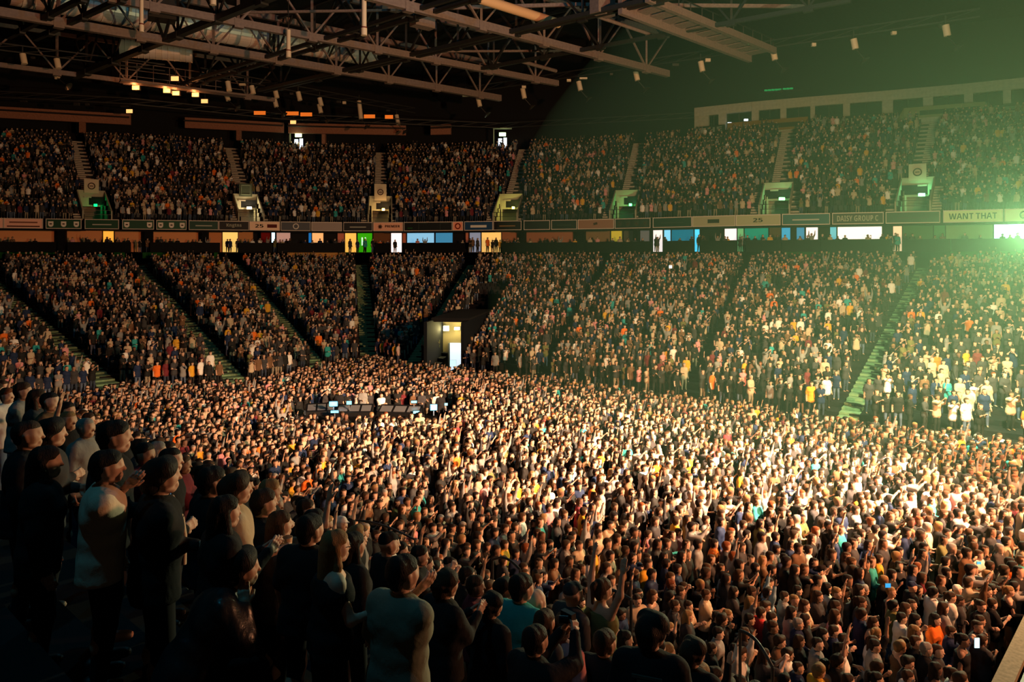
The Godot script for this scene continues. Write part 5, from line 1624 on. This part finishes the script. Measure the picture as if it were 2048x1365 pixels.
func build_desks() -> void:
	var black := mat("desk black", Color(0.03, 0.03, 0.035), 0.5)
	var silver := mat("desk silver", Color(0.55, 0.56, 0.58), 0.35, 0.6)
	var cyan := mat("screen cyan", Color(0.45, 0.85, 1.0), 0.4, 0.0, 0.8)
	var p0 := block("riser_platform", Vector3(-7.6, 0.2, -41.2), Vector3(8.2, 0.4, 4.6), 0.05, mat("riser black", Color(0.04, 0.04, 0.045), 0.8))
	tag(p0, "low black platform under the control desks in the crowd", "platform")
	var spots := [[-10.2, -40.2, 1.6, 0.2, "dark control desk at the far end of the platform"], [-8.35, -39.9, 1.9, 0.05, "control desk with striped cyan screens beside the man in white"], [-5.9, -39.7, 2.3, -0.12, "widest control desk with a silver stand and two cyan screens"]]
	for q in spots:
		var o := group_at("mixing_desk", Vector3(q[0], 0.4, q[1]), q[3])
		tag(o, q[4], "mixing desk")
		var st := begin()
		var w: float = q[2]
		var a := [Vector3(-w / 2, 0.75, 0.5), Vector3(-w / 2, 0.95, 0.5), Vector3(-w / 2, 1.25, -0.35), Vector3(-w / 2, 0.75, -0.4)]
		var b := a.map(func(v): return Vector3(w / 2, v.y, v.z))
		for k in 4: quad(st, a[k], a[(k + 1) % 4], b[(k + 1) % 4], b[k])
		quad(st, a[3], a[2], a[1], a[0])
		quad(st, b[0], b[1], b[2], b[3])
		piece("console", done(st), black, Transform3D(), o)
		for k in 3:
			piece("fader_strip", unit_box, silver, Transform3D(Basis(Vector3.RIGHT, 0.34).scaled_local(Vector3(w * 0.26, 0.03, 0.55)), Vector3(w * (-0.32 + 0.32 * k), 1.11, 0.1)), o)
		for s in [-1, 1]:
			piece("leg", unit_box, silver, Transform3D(Basis.from_scale(Vector3(0.08, 0.75, 0.6)), Vector3(s * w * 0.42, 0.37, 0.0)), o)
		piece("trestle", unit_box, silver, Transform3D(Basis.from_scale(Vector3(w, 0.06, 0.7)), Vector3(0, 0.74, 0.0)), o)
	var n := 0
	for q in [[-9.4, 1.80, -39.5, 0.42, 0.24], [-8.6, 1.84, -39.6, 0.26, 0.18], [-9.3, 1.42, -39.35, 0.40, 0.12], [-4.1, 1.66, -39.3, 0.34, 0.30], [-5.0, 1.36, -39.2, 0.32, 0.26], [-3.5, 1.72, -39.8, 0.16, 0.12], [-5.2, 1.85, -39.8, 0.30, 0.12]]:
		var o := group_at("desk_screen", Vector3(q[0], q[1], q[2]), 0.1)
		tag(o, ["cyan screen with stripes on the desk beside the white shirt", "smaller cyan screen at the white shirt's side", "low cyan screen below the striped one", "brightest square cyan screen on the widest desk", "rounded cyan screen in front of the widest desk", "tiny white screen at the stage end of the desks", "flat pale screen on the widest desk"][n], "screen")
		piece("screen_glass", unit_box, cyan, Transform3D(Basis.from_scale(Vector3(q[3], q[4], 0.03)), Vector3(0, 0, 0.03)), o)
		piece("bezel", unit_box, black, Transform3D(Basis.from_scale(Vector3(q[3] + 0.06, q[4] + 0.06, 0.04)), Vector3.ZERO), o)
		piece("stand", unit_box, silver, Transform3D(Basis.from_scale(Vector3(0.06, 0.3, 0.05)), Vector3(0, -q[4] / 2 - 0.14, -0.02)), o)
		if n in [0, 3]: lamp("desk_screen_glow", o.position + Vector3(0, 0, 0.3), Color(0.45, 0.85, 1.0), 0.5, 0.1)
		n += 1
	n = 0
	for q in [[-11.0, -39.6, 1.4, 0.7, 0.3], [-6.9, -38.95, 1.3, 0.9, -0.1], [-4.6, -38.8, 1.5, 0.75, 0.15]]:
		var o := group_at("flight_case", Vector3(q[0], 0.4 if n == 0 else 0.0, q[1]), q[4])
		tag(o, ["grey cloth-topped case at the far end of the desks", "pale stacked case in front of the striped screens", "brownish case in front of the widest desk"][n], "case")
		piece("box", unit_box, mat("case %d" % n, [Color(0.16, 0.16, 0.17), Color(0.34, 0.30, 0.26), Color(0.20, 0.15, 0.12)][n], 0.7), Transform3D(Basis.from_scale(Vector3(q[2], q[3], 0.7)), Vector3(0, q[3] / 2, 0)), o)
		for s in [-1, 1]: piece("corner_edge", unit_box, silver, Transform3D(Basis.from_scale(Vector3(0.05, q[3] + 0.02, 0.72)), Vector3(s * q[2] / 2, q[3] / 2, 0)), o)
		piece("lid_edge", unit_box, silver, Transform3D(Basis.from_scale(Vector3(q[2] + 0.02, 0.05, 0.72)), Vector3(0, q[3] * 0.8, 0)), o)
		n += 1
	var eng := person("arms folded", false, false, "cropped", hair_m("brown"), skin_m(0), "t_shirt", cloth_m("white"), low_m(0), Vector3(-7.1, 0.4, -40.6), 0.6, 1.0)
	tag(eng, "man in a bright white T-shirt standing between the control desks", "person")
	n = 0
	for q in [[-9.6, -41.6, "black", "short"], [-5.0, -41.4, "charcoal", "short"], [-3.9, -40.9, "black", "cap"], [-8.4, -42.2, "grey", "short"]]:
		var o := person(["arms lowered", "one hand at chest"][n % 2], false, false, q[3], hair_m("black") if q[3] != "cap" else cloth_m("black"), skin_m(n % 3), "t_shirt", cloth_m(q[2]), low_m(0), Vector3(q[0], 0.4, q[1]), 0.5, 0.98)
		tag(o, ["crew member in black at the dark control desk", "crew member in charcoal behind the widest desk", "crew member in a black cap at the stage end of the desks", "crew member in grey behind the striped screens"][n], "person")
		n += 1

func build_floor_edge() -> void:
	# low front wall of the lower tier, steel barriers before it, and the stage barrier with its pale ledge
	var steel := mat("barrier steel", Color(0.22, 0.22, 0.23), 0.45, 0.5)
	var n := 0
	for u0 in [6.05, 6.5, 7.05, 7.5, 8.05, 8.5, 9.0]:
		var o := group_at("crowd_barrier", low(u0 + 0.2, 0.0, 0.0))
		var a := low(u0, 0.0, 0.0) - v3(out_dir(u0) * 0.5, 0)
		var b := low(u0 + 0.42, 0.0, 0.0) - v3(out_dir(u0 + 0.42) * 0.5, 0)
		tag(o, ["steel barrier closest to the access tunnel, below the sixth stair gap", "steel barrier below the seats after the sixth stair gap", "steel barrier below the seventh stair gap", "steel barrier below the seats before the eighth stairs", "steel barrier at the foot of the hazy eighth stairs", "steel barrier after the foot of the hazy eighth stairs", "steel barrier at the frame's hazy edge below the lower tier"][n], "barrier", "barriers below the lower tier")
		bar("rail", a + Vector3(0, 1.1, 0), b + Vector3(0, 1.1, 0), 0.05, 0.05, steel, o)
		bar("rail", a + Vector3(0, 0.15, 0), b + Vector3(0, 0.15, 0), 0.05, 0.05, steel, o)
		for k in 13:
			var p := a.lerp(b, k / 12.0)
			bar("upright", p + Vector3(0, 0.0, 0), p + Vector3(0, 1.1, 0), 0.05, 0.05, steel, o)
		n += 1
	# stage side: barrier, gap, edge of the stage
	var a := ts(12.0, -3.02, 0)
	var b := ts(31.0, -3.02, 0)
	var o := group_at("stage_barrier", (a + b) / 2)
	tag(o, "dark barrier in front of the stage edge at the frame's lower corner", "barrier")
	bar("panel", a + Vector3(0, 0.45, 0), b + Vector3(0, 0.45, 0), 0.06, 0.8, mat("barrier panel", Color(0.05, 0.05, 0.055), 0.6), o)
	bar("top_rail", a + Vector3(0, 0.9, 0), b + Vector3(0, 0.9, 0), 0.1, 0.06, steel, o)
	a = ts(6.0, -2.76, 0)
	b = ts(31.0, -2.76, 0)
	var ledge := group_at("stage_edge", (a + b) / 2)
	tag(ledge, "pale worn edge of the stage in the lower corner, beyond the dark gap", "ledge", "", "structure")
	bar("edge_top", a + Vector3(0, 1.44, 0), b + Vector3(0, 1.44, 0), 0.32, 0.12, mottled("ledge", Color(0.40, 0.38, 0.32), Color(0.52, 0.49, 0.42), 0.8), ledge)
	bar("edge_face", a + Vector3(0, 0.68, 0), b + Vector3(0, 0.68, 0), 0.2, 1.36, mat("barrier panel", Color(0.05, 0.05, 0.055), 0.6), ledge)
	var deck := group_at("stage_deck", ts(18.0, 0.4, 1.3))
	tag(deck, "", "", "", "structure")
	bar("deck", ts(6.0, -0.2, 1.3), ts(31.0, -0.2, 1.3), 4.7, 0.2, mat("deck black", Color(0.03, 0.03, 0.035), 0.6), deck)
	# rails at the foot of the near stand
	n = 0
	for q in [[1480, 1262, 1545, 1335, 11.5], [1175, 1190, 1262, 1200, 12.5], [985, 1120, 1040, 1140, 15.0], [690, 1040, 830, 1080, 17.5]]:
		var rail := group_at("hand_rail", at(q[0], q[1], q[4]))
		tag(rail, ["curved steel hand rail at the foot of the near stand", "steel hand rail near the raised bare arms", "steel hand rail by the empty steps", "steel hand rail in front of the far rows of the near stand"][n], "hand rail")
		var r0 := at(q[0], q[1], q[4])
		var r1 := at(q[2], q[3], q[4] - 0.6)
		var last := r0
		for k in range(1, 9):
			var f := k / 8.0
			var p := r0.lerp(r1, f) + Vector3(0, sin(PI * f) * 0.12, 0)
			rod("rail", last, p, 0.025, steel, rail)
			last = p
		for p in [r0, r1]: rod("post", Vector3(p.x, maxf(0.0, near_h(to_t(p))), p.z), p, 0.025, steel, rail)
		n += 1

func build_held() -> void:
	var cup := lathe([Vector2(0.0, -0.06), Vector2(0.034, -0.06), Vector2(0.046, 0.07), Vector2(0.043, 0.07), Vector2(0.032, -0.05), Vector2(0.0, -0.05)], 20)
	var clear := mat("cup plastic", Color(0.85, 0.70, 0.58), 0.35)
	for q in [[8, -1, "clear plastic cup held by the man in the beige T-shirt"], [23, -1, "pale cup held by the short-haired man in black"]]:
		var h: MeshInstance3D = hero_nodes[q[0]]
		var M := figure_of(q[0])
		var x: Transform3D = h.transform * (M.hands[1][1] as Transform3D)
		var p := x * Vector3(0, 0.09, 0.05)
		var o := piece("plastic_cup", cup, clear, Transform3D(Basis(), p))
		tag(o, q[2], "cup")
	for q in [[3, "glowing phone held at the chest of the tall man in black"], [22, "small camera held up by the person in black"]]:
		var h: MeshInstance3D = hero_nodes[q[0]]
		var M := figure_of(q[0])
		var x: Transform3D = h.transform * (M.hands[1][1] as Transform3D)
		var o := group_at("phone" if q[0] == 3 else "camera", x * Vector3(0, 0.10, 0.045))
		o.rotation.y = h.rotation.y
		tag(o, q[1], "phone" if q[0] == 3 else "camera")
		if q[0] == 3:
			piece("phone_body", unit_box, mat("speaker black", Color(0.02, 0.02, 0.022), 0.6), Transform3D(Basis.from_scale(Vector3(0.075, 0.15, 0.009)), Vector3.ZERO), o)
			piece("screen_glass", unit_box, mat("phone screen", Color(0.55, 0.75, 0.9), 0.3, 0.0, 0.5), Transform3D(Basis.from_scale(Vector3(0.066, 0.135, 0.004)), Vector3(0, 0, -0.006)), o)
		else:
			piece("camera_body", unit_box, mat("speaker black", Color(0.02, 0.02, 0.022), 0.6), Transform3D(Basis.from_scale(Vector3(0.12, 0.08, 0.05)), Vector3(0.03, 0.03, 0)), o)
			rod("lens", o.position + o.basis * Vector3(0.03, 0.03, 0.02), o.position + o.basis * Vector3(0.03, 0.03, 0.09), 0.03, mat("lens", Color(0.06, 0.06, 0.07), 0.2), o)
	# glasses of the fair-haired woman, print on the back of the black T-shirt
	var w: MeshInstance3D = hero_nodes[13]
	var hd: Transform3D = figure_of(13).head
	var g := Node3D.new()
	g.transform = hd
	put(g, "glasses", w)
	var fr := mat("glasses frame", Color(0.05, 0.04, 0.04), 0.3)
	for s in [-1, 1]:
		var rim_mesh := TorusMesh.new()
		rim_mesh.inner_radius = 0.021
		rim_mesh.outer_radius = 0.025
		rim_mesh.rings = 20
		rim_mesh.ring_segments = 6
		piece("lens_rim", rim_mesh, fr, Transform3D(Basis(Vector3.RIGHT, PI / 2), Vector3(s * 0.034, 0.008, 0.108)), g)
		piece("temple_arm", unit_box, fr, Transform3D(Basis.from_scale(Vector3(0.004, 0.005, 0.11)), Vector3(s * 0.086, 0.012, 0.052)), g)
	piece("bridge", unit_box, fr, Transform3D(Basis.from_scale(Vector3(0.02, 0.004, 0.004)), Vector3(0, 0.012, 0.11)), g)
	var tee: MeshInstance3D = hero_nodes[24]
	for k in 7:
		piece("back_print", unit_box, mat("back print", Color(0.30, 0.33, 0.31), 0.9), Transform3D(Basis.from_scale(Vector3(0.20 - 0.05 * (k % 3), 0.022, 0.012)), Vector3(0.015 * (k % 2), 1.22 + 0.03 * k, -0.145)), tee)
	# lit phones in the crowd
	var n := 0
	for q in [[1954, 1287, 15.3, 0.10, 0.2, "brightest phone screen, upright, near the pale ledge"], [1776, 1172, 17.0, 0.12, 0.09, "blue phone screen in the lower crowd before the stage gap"], [1958, 1127, 18.0, 0.1, 0.06, "small blue phone screen held on a raised arm"], [906, 727, 48.0, 0.4, 0.4, "pale blue screen at the foot of the tunnel"], [1341, 534, 62.0, 0.24, 0.24, "white phone torch high in the lower tier"]]:
		var o := group_at("phone", at(q[0], q[1], q[2]))
		tag(o, q[5], "phone")
		piece("screen_glass", unit_box, mat("phone light %d" % n, [Color(0.75, 0.95, 1.0), Color(0.2, 0.65, 0.95), Color(0.3, 0.75, 0.95), Color(0.6, 0.85, 0.95), Color(0.9, 1.0, 1.0)][n], 0.4, 0.0, [1.4, 0.9, 0.7, 0.7, 2.5][n]), Transform3D(Basis.from_scale(Vector3(q[3], q[4], 0.01)), Vector3.ZERO), o)
		piece("phone_body", unit_box, mat("speaker black", Color(0.02, 0.02, 0.022), 0.6), Transform3D(Basis.from_scale(Vector3(q[3] + 0.01, q[4] + 0.01, 0.012)), Vector3(0, 0, -0.012)), o)
		n += 1

func figure_of(i: int) -> Dictionary:
	var h: Array = HEROES[i]
	var pose: Dictionary = POSES[h[4]].duplicate()
	var extra := {"turn": -0.25} if h[3] > 0.3 else {}
	pose.merge(extra, true)
	return figure_meshes(h[4] + str(h[5]) + "true" + str(extra), pose, h[5], true)

# seats: rows of folded tip-up seats in the tiers
func build_seats() -> void:
	var st := SurfaceTool.new()
	st.begin(Mesh.PRIMITIVE_TRIANGLES)
	st.append_from(unit_box, 0, Transform3D(Basis.from_scale(Vector3(0.44, 0.42, 0.05)), Vector3(0, 0.62, -0.16)))
	st.append_from(unit_box, 0, Transform3D(Basis.from_scale(Vector3(0.42, 0.40, 0.06)), Vector3(0, 0.52, -0.07)))
	st.append_from(unit_box, 0, Transform3D(Basis.from_scale(Vector3(0.05, 0.4, 0.12)), Vector3(0.2, 0.2, -0.14)))
	var seat := st.commit()
	var navy := mat("seat navy", Color(0.035, 0.05, 0.075), 0.6)
	var places := []
	for tier in 2:
		var rows := ROWS if tier == 0 else ROWS_UP
		for r in rows:
			var u := 0.3
			while u < 9.6:
				var w := (r + 0.94) / rows
				var p := low(u, w, low_h(r)) if tier == 0 else up(u, w, up_h(r))
				var n := low(u + 0.01, w, 0.0) if tier == 0 else up(u + 0.01, w, 0.0)
				u += 0.01 * 0.52 / maxf(Vector2(p.x - n.x, p.z - n.z).length(), 0.001)
				var px := pix(p)
				if px.x < -60 or px.x > 2110 or gap_to_aisle(p, u, tier == 0, w) < (1.1 if tier == 0 or r > 5 else 2.5): continue
				if tier == 0 and r < TUNNEL_ROWS + 1 and (low(TUNNEL_U, w, p.y) - p).length() < 1.9: continue
				var d := out_dir(u)
				places.append(Transform3D(Basis(Vector3.UP, atan2(-d.x, d.y)), p))
	var o := group_at("tier_seats", Vector3.ZERO)
	tag(o, "rows of folded navy tip-up seats behind the fans in both tiers", "seats", "", "stuff")
	multi("seat_rows", seat, places, navy, o)

# ------------------------------------------------------------------ everything, camera and light first
func _ready() -> void:
	rng.seed = 20240611
	unit_tube.top_radius = 1.0
	unit_tube.bottom_radius = 1.0
	unit_tube.height = 1.0
	unit_tube.radial_segments = 16
	unit_tube.rings = 1

	var cam := Camera3D.new()
	cam.position = Vector3(0, EYE, 0)
	cam.projection = Camera3D.PROJECTION_FRUSTUM
	cam.near = 0.1
	cam.far = 400.0
	cam.size = 1365.0 / F * 0.1
	cam.frustum_offset = Vector2(0, -(682.5 - HORIZON) / F * 0.1)
	cam.current = true
	put(cam, "camera")

	var env := Environment.new()
	env.background_mode = Environment.BG_COLOR
	env.background_color = Color(0, 0, 0)
	env.tonemap_mode = Environment.TONE_MAPPER_LINEAR
	env.tonemap_exposure = 1.0
	env.sdfgi_enabled = true
	env.ssao_enabled = true
	env.ssil_enabled = true
	env.volumetric_fog_enabled = true
	env.volumetric_fog_density = 0.0
	var we := WorldEnvironment.new()
	we.environment = env
	put(we, "environment")

	# stage lights, out of the frame on the stage side: a wide warm wash down the arena and a narrower one onto the crowd
	spot("stage_wash", ts(25, 7, 13.5), ts(42, -42, 5.0), Color(1.0, 0.67, 0.45), 1900.0, 68.0, 1.0, 0.5)
	spot("stage_blinder", ts(29, 5, 14.0), ts(26.5, -15.0, 1.0), Color(1.0, 0.80, 0.63), 8000.0, 24.0, 1.0, 0.4)
	lamp("unseen_rim_lamp", ts(21, 8, 9.0), Color(1.0, 0.66, 0.46), 190.0, 0.6)  # out of view, placed for the warm rim on the near people
	# added dim blue-green fill, out of view, that lifts the dark tones
	lamp("added_fill_light", Vector3(0, EYE + 22, -40), Color(0.30, 0.85, 1.0), 55.0, 0.3)
	lamp("added_fill_light", Vector3(-6, EYE + 16, -3), Color(0.30, 0.85, 1.0), 22.0, 0.3)
	# housings for these unseen stage and fill lights, just behind each
	var f := 0
	for q in [[ts(25, 7, 13.5), ts(42, -42, 5.0)], [ts(29, 5, 14.0), ts(26.5, -15.0, 1.0)], [ts(21, 8, 9.0), ts(10, -10, 8.0)], [Vector3(0, EYE + 22, -40), Vector3(0, 0, -40.1)], [Vector3(-6, EYE + 16, -3), Vector3(-6, 0, -3.1)]]:
		var dir: Vector3 = ((q[1] as Vector3) - (q[0] as Vector3)).normalized()
		var o := group_at("stage_lamp" if f < 3 else "added_fill_lamp", q[0] - dir * 0.35)
		tag(o, ["wide warm stage lamp outside the picture, aimed along the stands", "narrow warm stage lamp outside the picture, aimed at the floor crowd", "small unseen warm lamp beside the stage, placed to rim the near people", "added blue-green fill lamp, out of view under the middle of the roof", "added blue-green fill lamp, out of view above the near stand"][f], "lamp")
		rod("housing", o.position - dir * 0.7, o.position, 0.3, mat("speaker black", Color(0.02, 0.02, 0.022), 0.6), o)
		rod("lamp_glass", o.position, o.position + dir * 0.05, 0.26, mat("stage lamp glass" if f < 3 else "added fill glass", Color(1.0, 0.75, 0.5) if f < 3 else Color(0.3, 0.85, 1.0), 0.5, 0.0, 1.0), o)
		bar("yoke", o.position - dir * 0.4, o.position - dir * 0.4 + Vector3(0, 0.9, 0), 0.1, 0.1, mat("speaker black", Color(0.02, 0.02, 0.022), 0.6), o)
		f += 1
	# the lamp in the haze at the hazy edge
	var hazy := at(2056, 470, 31.0)
	lamp("haze_lamp", hazy, Color(1.0, 1.0, 0.76), 500.0, 0.3)
	piece("haze_lamp_glass", unit_box, mat("haze lamp glass", Color(0.85, 1.0, 1.0), 0.5, 0.0, 3.0), Transform3D(Basis.from_scale(Vector3(0.3, 0.3, 0.3)), hazy))
	tag(get_node("haze_lamp_glass"), "glaring white-green lamp in the haze at the frame's edge", "lamp")
	var fog := FogVolume.new()
	fog.shape = RenderingServer.FOG_VOLUME_SHAPE_ELLIPSOID
	fog.size = Vector3(80, 54, 80)
	fog.position = at(2250, 600, 47.0)
	var fm := FogMaterial.new()
	fm.density = 0.0019
	fm.albedo = Color(0.60, 0.90, 0.76)  # green light put into the haze colour; the smoke itself is white
	fog.material = fm
	put(fog, "haze")
	tag(fog, "haze tinted with the green light, round the glaring lamp and over the hazy side's stands", "haze", "", "stuff")
	var t0 := Time.get_ticks_msec()
	build_shell()
	build_concourse_crowd_meshes()
	build_concourse()
	build_boards()
	build_top()
	build_roof()
	build_tunnel()
	build_desks()
	build_floor_edge()
	build_seats()
	fill_tiers()
	fill_floor()
	build_heroes()
	build_held()
	build_individuals()
	build_crowd()
	print("built in ", Time.get_ticks_msec() - t0, " ms; people near: ", near_people.size())
	for z in zones:
		var n := 0
		for l in zones[z]: n += l.size()
		print(z, " ", n)

func build_concourse_crowd_meshes() -> void:
	make_fans()

func spot(called: String, p: Vector3, target: Vector3, c: Color, energy: float, angle: float, soft: float, size: float) -> void:
	var l := SpotLight3D.new()
	l.light_color = c
	l.light_energy = energy
	l.spot_angle = angle
	l.spot_angle_attenuation = soft
	l.spot_range = 200.0
	l.spot_attenuation = 2.0
	l.light_size = size
	l.shadow_enabled = true
	put(l, called)
	l.look_at_from_position(p, target)
